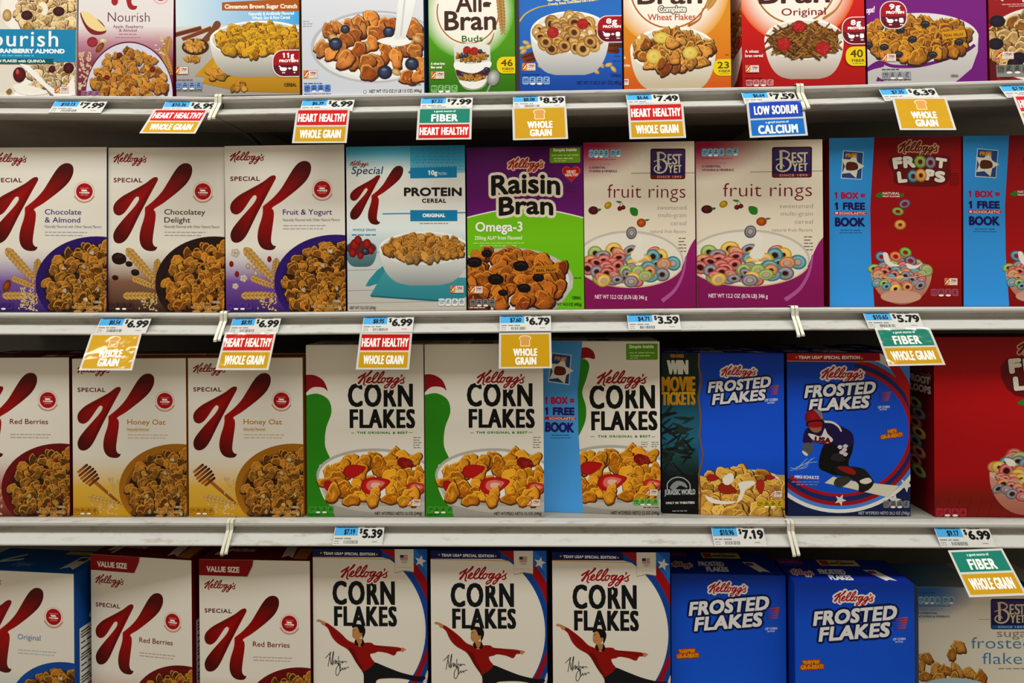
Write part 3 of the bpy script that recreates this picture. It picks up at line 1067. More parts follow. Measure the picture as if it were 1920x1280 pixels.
def d_froot(d):
    d.set(1540, 240, 3.368)
    d.grid(40, 30, 1000, 1140, [(0, '8c0c18'), (.3, 'b00e1c'), (.7, 'b40e1c'), (1, '8a0a14')])
    d.poly([(40, 30), (352, 30), (340, 200), (318, 500), (318, 800), (336, 1140), (40, 1140)], '44a0dc', '48a6ea')
    d.poly([(150, 140), (282, 150), (265, 325), (133, 318)], 'd0d8dc')
    d.poly([(155, 145), (278, 154), (262, 320), (139, 313)], '3a5a8c')
    d.star(205, 240, 80, 'e0dccc', .3, .55)
    d.t('FREE', 165, 240, 185, 26, 'e0a020', fat=1.5)
    d.blob([(175, 215), (235, 220), (240, 260), (170, 265)], '6a3a28', n=3)
    d.t('1 BOX =', 92, 288, 448, 44, 'b8205a', fat=3.4)
    d.t('1 FREE', 92, 286, 517, 48, '2a2470', fat=3.4)
    d.rect(90, 526, 294, 548, 'c02028')
    d.t('SCHOLASTIC', 120, 288, 545, 15, 'f0e0e0', fat=.7, trk=1.1)
    d.rect(96, 530, 112, 543, 'f0e0e0')
    d.t('BOOK', 92, 284, 622, 58, '2a2470', fat=4)
    d.t('See back for details', 128, 252, 648, 9, '183050', fat=.3)
    d.bars(120, 262, 662, 6, '184878')
    d.kell(505, 762, 72, '7a1c10', halo=[(8, 'dcae90')])
    d.blob([(455, 180), (800, 165), (835, 200), (800, 350), (500, 355), (470, 280)], '7c1410', n=4)
    for tx, x0, x1, yb, h, rt in (('F', 472, 535, 258, 74, 8), ('R', 535, 615, 250, 76, 4), ('T', 735, 808, 242, 66, -8), ('L', 498, 560, 345, 74, 6), ('P', 672, 735, 325, 72, -3), ('S', 730, 800, 335, 72, -4)):
        d.t(tx, x0, x1, yb, h, 'ece6da', fat=7, halo=[(5, '4a0c08')], rot=rt)
    d.ringc(642, 208, 40, 42, .34, '8cae28'); d.ringc(708, 212, 36, 40, .38, '8c7890')
    d.ringc(595, 300, 36, 40, .36, '4a98b0'); d.ringc(645, 294, 38, 42, .32, 'e0a41c')
    for x0, x1, yb, tx in ((398, 508, 418, 'NATURAL'), (398, 508, 434, 'FRUIT FLAVORS')):
        d.t(tx, x0, x1, yb, 16 if yb < 420 else 10, 'ece6da', fat=.8)
    d.blob([(350, 428), (380, 405), (396, 412), (388, 438)], '3c9038', n=3)
    d.blob([(510, 425), (524, 408), (534, 420), (522, 436)], '3c9038', n=3)
    d.ringc(538, 476, 40, 30, .4, '7c6a86', -20); d.ringc(494, 524, 38, 26, .4, '88b430', 8); d.ringc(507, 608, 38, 32, .3, 'dca41c')
    for i in range(7):
        d.bars(830, 890, 282 + i * 12, 6, '70080e', i)
    # glass bowl of milk and rings
    d.poly([(318, 870)] + [(510 + 195 * math.cos(a), 900 + 210 * math.sin(a)) for a in np.linspace(0, 3.14, 20)], 'cfae9c', 'b4705c')
    d.ell(510, 895, 195, 52, 'd8c8b8', n=36)
    fruit_rings(d, 510, 895, 180, 70, 26, 42, 5)
    fruit_rings(d, 505, 965, 165, 48, 20, 36, 9)
    d.ell(505, 1060, 130, 40, 'cfa694', n=24)
    d.stroke([(318, 930), (450, 942), (600, 935), (700, 905)], 6, 'd8b8a8', False)
    for x, y, c in ((385, 810, '4a98b0'), (475, 808, 'd87a30'), (538, 782, '7cae30'), (570, 835, '7c6a86')):
        d.ringc(x, y, 40, 32, .38, c, 15, hc='b02020')
    d.blob([(395, 785), (425, 790), (440, 840), (500, 865), (440, 870), (405, 840)], 'ece6dc', n=3)
    d.blob([(540, 850), (600, 865), (645, 845), (610, 880), (560, 885)], 'ece6dc', n=3)
    d.fam(784, 942, 84, 46)
    d.nut(694, 1010, 180, 46, 4, 'b05a6c', '6a0c1a')


def cf_words(d, x, y, z=1.0, kx=908, kx2=1172, ky=276):
    """the two-line title and script, in the row-three crop's scale, moved by x,y"""
    T = lambda tx, x0, x1, yb, h: d.t(tx, x + x0 * z, x + x1 * z, y + yb * z, h * z, '1c1a1a', fat=5.4 * z, fy=3 * z, sq=True, trk=1.15)
    T('CORN', 855, 1210, 478, 128)
    T('FLAKES', 864, 1222, 597, 105)
    d.kell(x + kx * z, x + kx2 * z, y + ky * z, 'a01424', halo=[(8 * z, CREAM)])


def cf_bowl(d, x, y, z=1.0, left=True):
    X = lambda a: x + a * z
    Y = lambda a: y + a * z
    if left:
        d.poly([(X(682), Y(850))] + [(X(a), Y(b)) for a, b in ((690, 900), (720, 970), (760, 1040), (785, 1100), (1290, 1100), (1290, 800), (700, 800))], 'dedad4', 'a09c94')
    d.ell(X(1000), Y(860), 320 * z, 150 * z, 'c0bcb6', n=50)
    d.ell(X(1000), Y(864), 306 * z, 138 * z, 'efece6', n=50)
    if left:
        d.poly([(X(a), Y(b)) for a, b in smooth([(684, 870), (720, 960), (820, 1010), (960, 1030), (1120, 1030), (1290, 1010), (1290, 1060), (1050, 1072), (860, 1050), (740, 1000)], 4)], 'e2ded8', 'bcb8b0')
    R = random.Random(3)
    G = ['e49a18', 'da8c14', 'eaa824', 'de9218']
    L = [(760, 850), (810, 820), (870, 775), (930, 800), (1000, 760), (1060, 790), (1110, 760), (1150, 810), (1220, 770), (1240, 850), (800, 900), (920, 850), (1040, 840), (1150, 880), (1210, 910), (830, 940), (900, 920), (980, 900), (1090, 930), (1240, 930), (920, 975), (990, 1000), (1090, 990), (1200, 975), (870, 1000), (770, 960), (1180, 850), (960, 950), (1140, 940), (850, 850), (1020, 800), (1000, 965), (960, 780), (1160, 760), (790, 880), (1080, 870), (1260, 880), (740, 900), (1110, 810), (890, 960), (1160, 1000)]
    L.sort(key=lambda q: q[1])
    S = [(1170, 795, 48, 15, '9c1418', False), (890, 835, 62, -20, 'c02020', False), (1005, 915, 80, -18, 'c82420', True), (752, 930, 42, 60, 'b81c1c', False), (1230, 930, 54, -10, 'd04030', True)]
    for i, (a, b) in enumerate(L):
        while S and b > S[0][1] + S[0][2] * .45:
            sx, sy, sr, rot, sc, inn = S.pop(0)
            d.straw(X(sx), Y(sy), sr * z, rot, sc, inn)
            if sc == '9c1418':
                d.berry(X(sx + 10), Y(sy + 5), 34 * z, sc)
        d.flake(X(a), Y(b), 46 * z * R.uniform(.85, 1.2), R.choice(G), R, dark='6a3004', lite='ffc84c', asp=R.uniform(.6, .85))


def d_corn(d):
    d.set(360, 600, 2.908)
    d.rect(600, 110, 1300, 1120, CREAM)
    # plain sweeps of colour along the edge
    d.poly(smooth([(600, 320), (660, 300), (720, 330), (745, 390), (720, 372), (660, 372), (600, 420)], 5), 'a0142a')
    d.poly([(600, 450)] + list(smooth([(628, 415), (690, 405), (750, 440), (765, 510), (735, 600), (730, 700), (762, 790), (705, 830), (684, 880), (720, 990), (770, 1050), (785, 1110)], 4, False)) + [(600, 1110)], '3c9420')
    cf_words(d, 0, 0)
    d.stroke([(872, 625), (890, 624)], 3, '6aa050', False); d.stroke([(1188, 622), (1208, 621)], 3, '6aa050', False)
    d.t('THE ORIGINAL & BEST', 904, 1182, 629, 13, '4c9034', fat=.9, trk=1.25)
    for i in range(5):
        d.bars(1212, 1256, 652 + i * 14, 7, '8a8680', i)
    cf_bowl(d, 0, 0)
    d.fam(1178, 994, 74, 40)
    d.nut(636, 1034, 140, 38, 4, '54a83c', '1c5010', '100')
    d.bars(636, 700, 1084, 8, '206010')
    d.t('NET WT/PESO NETO 12 OZ (340g)', 1000, 1258, 1082, 17, '55504c', fat=.4)


def d_cornbook(d):
    d.set(780, 600, 2.908)
    d.rect(680, 100, 1360, 1120, CREAM)
    d.poly(smooth([(870, 180), (930, 150), (975, 170), (985, 215), (940, 208), (870, 225)], 5), 'a0142a')
    d.poly(list(smooth([(880, 225), (930, 215), (955, 250), (940, 320), (915, 400), (935, 480), (930, 560), (895, 640)], 4, False)) + [(860, 640), (860, 225)], '3c9420')
    cf_words(d, 90, 8, 1.01, 896, 1170, 265)
    d.stroke([(958, 645), (980, 645)], 3, '6aa050', False); d.stroke([(1292, 647), (1312, 647)], 3, '6aa050', False)
    d.t('THE ORIGINAL & BEST', 998, 1286, 651, 13, '4c9034', fat=.9, trk=1.25)
    for i in range(3):
        d.bars(1235, 1270, 680 + i * 12, 6, '8a8680', i)
        d.bars(1290, 1330, 680 + i * 12, 6, '8a8680', i)
    d.rrect(1156, 133, 1328, 222, 6, '6fa822')
    d.t('Simple Inside', 1172, 1306, 158, 19, 'f0f0d8', fat=1.1)
    d.bars(1172, 1318, 186, 9, 'cce0a0'); d.bars(1178, 1290, 202, 8, 'dcecc0'); d.bars(1178, 1220, 214, 7, 'cce0a0')
    cf_bowl(d, 70, -18, 1.0)
    d.poly([(680, 100), (918, 118), (905, 250), (890, 400), (892, 620), (915, 1075), (680, 1075)], '5aa6de', '60b0f0')
    d.poly([(748, 178), (858, 192), (845, 358), (728, 340)], 'dcdcd8')
    d.poly([(753, 183), (853, 196), (841, 352), (733, 335)], '34589a')
    d.star(795, 280, 74, 'e8e2d2', .3, .55)
    d.t('FREE', 765, 830, 222, 24, 'd8981c', fat=1.3, rot=-6)
    d.blob([(770, 255), (820, 262), (822, 300), (765, 300)], '7a3a28', n=3)
    d.t('1 BOX =', 708, 872, 463, 42, 'c0205e', fat=3.2, rot=-1)
    d.t('1 FREE', 708, 872, 524, 44, '3a2480', fat=3.2, rot=-1)
    d.poly([(708, 532), (878, 536), (878, 554), (708, 550)], 'c42030')
    d.t('SCHOLASTIC', 732, 874, 549, 13, 'f0e0e0', fat=.6, rot=-1, trk=1.1)
    d.t('BOOK', 708, 868, 618, 56, '3a2480', fat=3.8, rot=-2)
    d.t('See back for details', 745, 840, 640, 8, '183050', fat=.3)
    d.bars(740, 848, 654, 5, '184878')
    d.fam(1254, 938, 70, 38)
    d.nut(1188, 990, 140, 38, 4, '7cc064', '1c5010', '100')
    d.bars(1245, 1332, 1042, 7, '504c48')
    d.t('NET WT/PESO NETO 12 OZ (340g)', 1068, 1332, 1078, 17, '55504c', fat=.4)


def frosted_title(d, x0, y0, z, rot=5):
    """FROSTED over FLAKES with its dark shadow; anchor = left end of the first line's foot"""
    r = math.radians(rot)
    for hal in (True, False):
        for tx, ax, ay, w, h in (('FROSTED', 0, 0, 604, 106), ('FLAKES', 40, 118, 512, 106)):
            if hal:
                d.t(tx, x0 + ax * z, x0 + (ax + w) * z, y0 + ay * z, h * z, 'e4e4e6', fat=6 * z, fy=5 * z, sh=.22, rot=rot, trk=1.06, halo=[(17 * z, '10245c')])
            else:
                d.t(tx, x0 + ax * z, x0 + (ax + w) * z, y0 + ay * z, h * z, 'e4e4e6', fat=6 * z, fy=5 * z, sh=.22, rot=rot, trk=1.06, sq=True)


def corn_speed(d, x, y, w, h):
    for i in range(5):
        d.stroke([(x + i * w * .02, y + h * (.2 * i + .12)), (x + w * (1 - i * .04), y + h * .2 * i)], h * .08, '1840a8', w1=h * .13, c1='d0602c')


def d_jurassic(d):
    d.set(1220, 600, 2.909)
    d.grid(40, 160, 780, 1120, [(0, '1848b0'), (.25, '2062d4'), (.6, '206ae2'), (1, '164cac')])
    d.kell(384, 576, 250, 'b41a26', halo=[(9, 'e8e0dc')])
    frosted_title(d, 312, 400, .563, 5)
    corn_speed(d, 640, 362, 54, 54)
    d.t('OF CORN', 620, 690, 450, 15, 'd8dcec', fat=.7, rot=3, sh=.2)
    d.t('DE MAIZ', 636, 676, 462, 9, 'd8dcec', fat=.4, rot=3)
    # bowl of flakes
    d.ell(500, 930, 260, 105, 'd8d2c8', n=44)
    d.poly([(262, 880), (262, 1120), (780, 1120), (780, 880), (735, 860), (500, 855), (300, 860)], 'c8a868')
    d.ell(500, 940, 250, 112, 'ece6dc', n=44)
    d.flakes(500, 970, 260, 130, 62, 50, ['d8a040', 'e0b050', 'cc8c30', 'e4bc68'], 6, dark='5a2c06', lite='ffd878')
    d.straw(420, 935, 52, 10, 'a8381c', False); d.straw(600, 925, 40, 80, 'b83c28', False); d.straw(340, 870, 34, 0, 'b83028', False); d.straw(655, 872, 26, 0, 'b03020', False)
    d.blob([(395, 870), (440, 845), (455, 880), (430, 910), (400, 905)], 'f0eadf', n=3)
    d.blob([(480, 900), (560, 890), (570, 910), (520, 940), (500, 990), (470, 1010), (490, 950)], 'f0eadf', n=3)
    d.blob([(300, 970), (380, 1000), (470, 1005), (420, 1020), (330, 1010)], 'f0eadf', n=3)
    d.grid(40, 160, 262, 1120, [(0, '20302c'), (.25, '24443e'), (.36, '2a6a80'), (.52, '2f7890'), (.62, '2c5a58'), (.72, '20282a'), (.85, '181a1c'), (1, '101214')])
    R = random.Random(2)
    for i in range(90):
        x, y = R.uniform(20, 250), R.uniform(520, 900)
        a = R.uniform(-1.1, .9)
        L = R.uniform(60, 130)
        if x + L > 256:
            continue
        d.blob([(x, y), (x + L * .5, y + L * .5 * math.tan(a) - 9), (x + L, y + L * math.tan(a)), (x + L * .5, y + L * .5 * math.tan(a) + 11)], ['26342e', '2c3e36', '1c2624', '34443c'][i % 4], n=2)
    d.poly([(262, 160), (258, 250), (272, 330), (255, 420), (268, 520), (262, 640), (282, 740), (258, 850), (268, 950), (262, 1120), (272, 1120), (276, 950), (268, 850), (292, 740), (272, 640), (278, 520), (266, 420), (284, 330), (268, 250), (272, 160)], '8a6a44')
    d.t('YOU COULD', 110, 184, 205, 19, 'c8901c', fat=1)
    d.t('WIN', 92, 208, 296, 78, 'e0ddd6', fat=5.5, fy=2)
    d.t('MOVIE', 62, 246, 390, 82, 'dcac28', fat=5, fy=3, cy='c8901c', trk=1.06)
    d.t('TICKETS', 62, 246, 464, 72, 'dcac28', fat=4.2, fy=2, cy='c8901c', trk=1.06)
    d.stroke([(95, 945), (92, 900), (125, 868), (175, 868), (212, 900), (215, 945)], 6, 'b4b8b8', False, n=5)
    d.blob([(105, 920), (140, 885), (185, 895), (200, 925), (160, 910), (130, 935)], '9aa0a0', n=3)
    d.rect(80, 938, 246, 966, '30383a')
    d.t('JURASSIC WORLD', 76, 244, 962, 30, 'c8cccc', fat=.9)
    d.t('ONLY IN THEATERS', 82, 240, 1014, 13, 'e0dcd6', fat=.8, trk=1.05)
    d.bars(118, 198, 1056, 8, 'b0aca6')
    d.fam(650, 948, 70, 38)
    d.nut(580, 1002, 146, 40, 4, 'd8b828', '403808', '110')


def d_snowboard(d):
    d.set(1440, 600, 2.908)
    d.grid(70, 160, 800, 1120, [(0, '1644a4'), (.3, '2064d8'), (.6, '226ee6'), (1, '1c58b8')])
    cx, cy = 390, 620
    P = lambda rx, ry, a0, a1, n=40: [(cx + rx * math.cos(math.radians(a)), cy + ry * math.sin(math.radians(a))) for a in np.linspace(a0, a1, n)]

    def band(r0, r1, c, a0=-80, a1=135):
        A, B = P(r0[0], r0[1], a0, a1), P(r1[0], r1[1], a0, a1)
        d.put(A + B, [(i, i + 1, 40 + i + 1, 40 + i) for i in range(39)], rgb(c))
    d.poly([(70, 935)] + P(398, 345, 130, 0, 24) + [(800, 620), (800, 1120), (70, 1120)], '20305c')
    band((375, 345), (398, 362), 'b41c28')
    band((398, 362), (418, 390), '2a3a78')
    band((418, 390), (440, 412), 'a81c24')
    band((440, 412), (462, 432), '5890d8')
    band((462, 432), (484, 452), 'e4e0dc')
    d.star(395, 1000, 34, 'dcd8d4', .4); d.star(690, 1000, 40, 'dcd8d4', .2); d.star(755, 915, 42, 'dcd8d4', .5)
    d.rect(70, 160, 600, 222, 'b01c28')
    d.poly([(570, 160), (640, 160), (720, 240), (770, 340), (790, 420), (790, 560), (740, 400), (660, 270)], 'b41c28')
    d.poly([(620, 160), (700, 160), (770, 240), (800, 330), (800, 430), (750, 320), (690, 230)], '5890d8')
    d.poly([(596, 180), (640, 200), (660, 240), (600, 222)], 'e4e0dc')
    d.stroke([(70, 224), (600, 229)], 4, 'd0a040', False)
    d.star(136, 203, 8, 'e0b040'); d.star(499, 209, 8, 'e0b040')
    d.t('TEAM USA* SPECIAL EDITION', 148, 488, 213, 19, 'f0e8e0', fat=1.3, trk=1.08)
    d.kell(276, 512, 254, 'b41a26', halo=[(9, 'e8e0dc')])
    frosted_title(d, 184, 432, .645, 4)
    corn_speed(d, 596, 398, 62, 54)
    d.t('OF CORN', 590, 655, 490, 14, 'd8dcec', fat=.7, rot=3, sh=.2)
    d.t('DE MAIZ', 602, 642, 500, 8, 'd8dcec', fat=.4, rot=3)
    # snowboarder
    d.set(1480, 760, 5.817)
    d.poly([(380, 880), (470, 810), (700, 860), (1200, 910), (1075, 1035), (850, 985), (640, 935)], 'dcd8c8')
    d.blob([(310, 690), (360, 460), (480, 420), (640, 440), (690, 380), (680, 520), (640, 640), (640, 720), (560, 760), (520, 800), (400, 760)], '1a1618', n=4)
    d.blob([(500, 700), (620, 690), (800, 720), (880, 800), (920, 880), (860, 960), (760, 980), (750, 890), (640, 820), (520, 790)], '2a2628', n=4)
    d.blob([(520, 700), (640, 700), (720, 750), (690, 790), (560, 740)], 'a02820', n=3)
    d.blob([(480, 880), (520, 820), (640, 810), (660, 860), (560, 930), (500, 910)], '4c4844', n=3)
    d.blob([(770, 850), (860, 820), (900, 860), (840, 890), (780, 880)], 'e0dcd0', n=3)
    d.blob([(130, 400), (160, 280), (240, 250), (340, 180), (440, 190), (540, 240), (660, 310), (690, 400), (640, 500), (560, 560), (520, 480), (440, 430), (360, 450), (240, 420), (220, 440), (140, 430)], '32205c', n=4)
    d.stroke([(350, 195), (450, 205), (520, 250), (550, 300)], 26, 'e4dcd8', w1=18)
    d.blob([(185, 330), (250, 340), (330, 360), (370, 270), (400, 330), (465, 400), (400, 440), (300, 420), (230, 390)], 'e4dcd8', n=3)
    d.t('USA', 255, 440, 425, 66, '6a2030', fat=7, rot=-6)
    d.stroke([(225, 400), (320, 430), (420, 440)], 10, 'b02028')
    d.blob([(125, 470), (180, 430), (240, 450), (245, 510), (200, 570), (150, 570)], '6c6c70', n=3)
    d.blob([(135, 520), (190, 560), (170, 580), (130, 545)], 'e0e0e0', n=3)
    for x, y in ((540, 480), (600, 470), (560, 540), (600, 560), (590, 510)):
        d.blob([(x - 28, y), (x, y - 24), (x + 30, y - 4), (x + 4, y + 24)], 'd8d0d4', n=3)
    d.blob([(440, 600), (480, 550), (560, 560), (600, 610), (560, 640), (470, 630)], '38383c', n=3)
    d.ell(258, 285, 74, 44, '2a2024')
    d.blob([(205, 250), (320, 240), (330, 290), (280, 320), (225, 300)], 'a8785c', n=3)
    d.ell(250, 150, 104, 98, 'b82430', rim='7a1420', n=30)
    d.blob([(240, 60), (320, 80), (350, 150), (330, 170), (290, 110)], '8a8a90', n=3)
    d.blob([(170, 200), (240, 180), (350, 180), (350, 240), (180, 250)], '2a1a1c', n=3)
    d.blob([(185, 215), (250, 195), (335, 200), (330, 250), (260, 265), (200, 255)], 'a81420', n=3)
    # signature and name
    for pp in (((0, 710), (60, 720), (120, 690), (200, 640), (260, 600)), ((60, 740), (130, 660), (180, 610)), ((80, 700), (180, 660), (290, 645)), ((90, 730), (160, 690), (230, 610)), ((0, 742), (40, 730), (70, 700)), ((110, 720), (170, 710), (190, 670))):
        d.stroke(pp, 7, 'a8c0e8', True, 3)
    d.t('MIKE SCHULTZ', 48, 318, 828, 34, 'dce4f0', fat=2.5, rot=-2)
    d.stroke([(35, 828), (170, 835)], 4, 'c05030', False); d.stroke([(195, 838), (325, 848)], 4, 'c05030', False)
    d.star(182, 836, 12, 'd08030')
    d.bars(16, 346, 876, 20, '7c98d8', 2)
    d.bars(70, 300, 905, 20, '7c98d8', 3)
    d.t("HE'S", 1065, 1165, 328, 44, 'e0a020', fat=4, halo=[(6, 'b03410')], rot=6)
    d.t('GR-R-REAT!', 990, 1230, 392, 46, 'e0a020', fat=4, halo=[(6, 'b03410')], rot=8)
    d.set(1440, 600, 2.908)
    d.nut(630, 1002, 146, 40, 4, '8c8c90', '303038')
    d.t('NET WT/PESO NETO 26.2 OZ (743g)', 496, 776, 1080, 17, 'b8bcc8', fat=.4)


def d_froot_big(d):
    d.set(1440, 600, 2.908)
    d.grid(880, 60, 1900, 1120, [(0, '9a0c1a'), (.3, 'c41020'), (.75, 'b40e1c'), (.87, '8c2410'), (1, '8a1c0c')])
    for i in range(15):
        x = 930 + i * 60
        d.stroke([(x, 985), (x - 40, 1110)], 3, '70180a', False)
    d.kell(1366, 1660, 92, '7a1c10', halo=[(8, 'dcae90')])
    d.blob([(1300, 210), (1730, 190), (1770, 300), (1720, 405), (1350, 410)], '7c1410', n=4)
    for x, y, c in ((1525, 240, '8cae28'), (1605, 244, '8c7890'), (1470, 345, '4a98b0'), (1550, 345, 'e0a41c')):
        d.ringc(x, y, 44, 46, .36, c)
    for tx, x0, x1, yb, h in (('F', 1320, 1392, 290, 84), ('R', 1400, 1480, 285, 84), ('T', 1652, 1730, 280, 80), ('L', 1345, 1415, 385, 80), ('P', 1600, 1665, 380, 80), ('S', 1672, 1738, 380, 80)):
        d.t(tx, x0, x1, yb, h, 'ece6da', fat=8, halo=[(5, '4a0c08')], rot=6)
    d.blob([(1360, 452), (1398, 432), (1400, 465)], '3c9038', n=3)
    d.poly([(1208, 840)] + [(1400 + 192 * math.cos(a), 860 + 215 * math.sin(a)) for a in np.linspace(3.14, 0, 20)], 'd0a898', 'b4705c')
    d.ell(1400, 850, 192, 50, 'd8c0b0', n=36)
    fruit_rings(d, 1400, 820, 180, 90, 30, 46, 15)
    fruit_rings(d, 1400, 920, 165, 55, 22, 38, 19)
    d.stroke([(1208, 840), (1300, 880), (1400, 890)], 6, 'd8b8a8', False)
    d.blob([(1290, 760), (1340, 770), (1350, 800), (1310, 800)], 'ece6dc', n=3)
    d.nut(914, 1042, 170, 44, 4, 'b8384c', '5c0814')


def s_froot_big(d):
    """left side panel, read front edge at the right"""
    d.set(0, 0, 1)
    d.rect(0, 0, 100, 340, '7a0a1c')
    d.kell(20, 92, 64, '5a0c10', halo=[(2.0, 'b08070')], ky=1.0)
    d.t('FROOT', 18, 90, 92, 15, 'e0d8cc', fat=1.2)
    d.t('LOOPS', 24, 92, 110, 15, 'e0d8cc', fat=1.2)
    for i in range(8):
        d.ringc(40 + 12 * (i % 2), 134 + i * 19, 24, 12, .4, RINGC[(i * 2 + 2) % 7], 8)


def d_team(d):
    d.set(360, 960, 4)
    d.rect(900, 240, 1800, 1700, CREAM)
    cx, cy = 1180, 880
    A = lambda rx, ry, a0, a1, n=40: [(cx + rx * math.cos(math.radians(a)), cy + ry * math.sin(math.radians(a))) for a in np.linspace(a0, a1, n)]

    def band(r0, r1, c):
        a, b = A(r0, r0 * 1.08, -75, 75), A(r1, r1 * 1.08, -75, 75)
        d.put(a + b, [(i, i + 1, 41 + i, 40 + i) for i in range(39)], rgb(c))
    d.poly([(1480, 240), (1800, 240), (1800, 1700), (1600, 1700)] + A(600, 640, 50, -62, 30), '2a6cc0')
    band(585, 632, '1a58a8')
    band(628, 690, 'a8182c')
    band(690, 716, '2a78c8')
    band(716, 760, '3a88d4')
    d.poly([(1690, 1280), (1720, 1240), (1770, 1100), (1800, 1020), (1800, 1700), (1560, 1700)], '1c56a4')
    d.poly([(1660, 1270), (1700, 1190), (1775, 1020), (1778, 1100), (1710, 1260), (1600, 1480), (1540, 1480)], 'a8182c')
    d.poly([(1750, 1260), (1775, 1190), (1790, 1190), (1740, 1400), (1700, 1400)], 'dcd8d4')
    d.rect(900, 240, 1455, 335, '1c2c6c')
    d.poly([(1440, 240), (1450, 240), (1540, 372), (1490, 348), (1440, 335)], '1a58a8')
    d.poly([(1380, 240), (1500, 240), (1550, 340), (1535, 352)], 'a8182c')
    d.stroke([(900, 338), (1300, 345), (1500, 350)], 6, 'd8a840', False)
    d.star(983, 305, 10, 'e0b040'); d.star(1402, 314, 10, 'e0b040')
    d.t('TEAM USA* SPECIAL EDITION', 1000, 1388, 319, 22, 'eceae8', fat=1.5, trk=1.1, rot=-.6)
    d.star(1730, 362, 46, 'e8e4e0', .25)
    d.poly([(1535, 240), (1680, 240), (1680, 448), (1612, 438), (1538, 455)], 'b49868')
    d.poly([(1537, 240), (1678, 240), (1678, 442), (1612, 432), (1540, 450)], 'e8e4da')
    for i in range(7):
        d.rect(1577, 316 + i * 6, 1636, 319.5 + i * 6, 'b84048')
    d.rect(1577, 316, 1604, 338, '34407c')
    for i in range(5):
        a = np.linspace(0, 6.28, 16)
        x, y = 1591 + i * 8.5, 366 + (i % 2) * 7
        d.stroke([(x + 7 * math.cos(q), y + 7 * math.sin(q)) for q in a], 1.8, ['4a78a8', 'c8a030', '444', '4a9050', 'b04040'][i], False, curve=False)
    d.bars(1555, 1664, 412, 6, 'c8c0b0')
    d.kell(1128, 1492, 388, 'b0182a', halo=[(10, 'f4f0ea')])
    d.t('CORN', 1066, 1536, 695, 178, '22252a', fat=7.6, fy=4, sq=True, trk=1.15)
    d.t('FLAKES', 1076, 1550, 858, 150, '22252a', fat=7.2, fy=4, sq=True, trk=1.15)
    d.kell(1128, 1492, 388, 'b0182a', halo=[(10, 'eee8e0')])
    # skater
    d.set(590, 1150, 9.143)
    d.blob([(830, 1000), (1000, 900), (1045, 850), (1250, 930), (1500, 1025), (1760, 1085), (1910, 1090), (1900, 1150), (1780, 1175), (1500, 1130), (1250, 1130), (1090, 1160), (1060, 1300), (1040, 1700), (860, 1700), (860, 1100)], '26242a', n=4)
    d.blob([(55, 130), (95, 112), (190, 150), (225, 180), (200, 215), (150, 205), (120, 160), (65, 150)], 'c49468', n=4)
    d.blob([(1500, 600), (1540, 595), (1592, 625), (1560, 640), (1545, 665), (1500, 650)], 'c49468', n=3)
    d.blob([(220, 170), (320, 230), (470, 350), (590, 470), (700, 520), (800, 580), (880, 515), (1000, 515), (1050, 550), (1200, 565), (1400, 580), (1500, 600), (1495, 655), (1440, 660), (1385, 730), (1270, 690), (1120, 665), (1050, 690), (975, 710), (1000, 790), (1045, 850), (1000, 920), (870, 1010), (830, 1000), (730, 860), (640, 700), (570, 620), (420, 530), (320, 420), (250, 270), (200, 220)], 'a01a12', n=4)
    d.blob([(600, 600), (700, 640), (760, 800), (860, 980), (820, 980), (720, 840), (640, 690)], '7c140e', n=4)
    d.stroke([(1060, 570), (1250, 600), (1420, 640)], 14, '78120c', w1=8)
    d.stroke([(300, 260), (430, 420), (570, 540)], 14, '78120c', w1=8)
    d.poly([(700, 500), (730, 450), (850, 450), (880, 520), (850, 580), (790, 560), (730, 565)], '3a1412')
    d.poly([(735, 450), (840, 440), (830, 520), (790, 575), (760, 520)], 'c08c5c')
    d.blob([(680, 270), (740, 230), (830, 260), (850, 360), (800, 430), (740, 460), (690, 430), (668, 380)], 'c89868', n=4)
    d.blob([(672, 255), (680, 205), (780, 190), (870, 225), (895, 310), (870, 400), (840, 440), (838, 345), (800, 345), (775, 280), (740, 235)], '1c181a', n=4)
    d.ell(828, 368, 18, 26, 'b88858')
    d.stroke([(680, 300), (715, 290)], 9, '3a241a'); d.stroke([(676, 400), (700, 402)], 7, '8a4a3c')
    for pp in (((205, 780), (260, 720), (295, 680), (270, 790), (245, 930)), ((275, 720), (300, 900), (320, 760), (345, 665), (320, 910)), ((320, 910), (350, 840), (380, 820), (360, 890), (400, 830), (395, 880), (425, 870)), ((430, 750), (420, 900), (450, 830), (470, 860), (500, 830), (490, 870), (530, 840), (570, 855)), ((450, 880), (390, 960), (380, 1060), (410, 1085), (450, 1000), (440, 900)), ((460, 880), (455, 1010), (490, 950), (500, 990), (530, 950), (540, 980), (560, 950), (605, 940))):
        d.stroke(pp, 10, '1c1a1c', True, 4)


def d_frosted(d):
    d.set(1220, 960, 4)
    d.grid(140, 440, 1060, 1700, [(0, '1644a4'), (.25, '2064d4'), (.7, '226ee2'), (1, '1c60c4')])
    d.kell(450, 742, 522, 'b41a26', halo=[(12, 'e8e0dc')])
    frosted_title(d, 296, 788, 1.0, 5)
    corn_speed(d, 880, 720, 96, 92)
    d.t('OF CORN', 872, 962, 890, 18, 'd8dcec', fat=.9, rot=3, sh=.2)
    d.t('DE MAIZ', 890, 946, 906, 11, 'd8dcec', fat=.5, rot=3)
    d.t("THEY'RE", 218, 345, 1085, 36, 'e0a020', fat=3.4, halo=[(6, 'b03410')], rot=4)
    d.t('GR-R-REAT!', 202, 372, 1118, 34, 'e0a020', fat=3.2, halo=[(6, 'b03410')], rot=4)


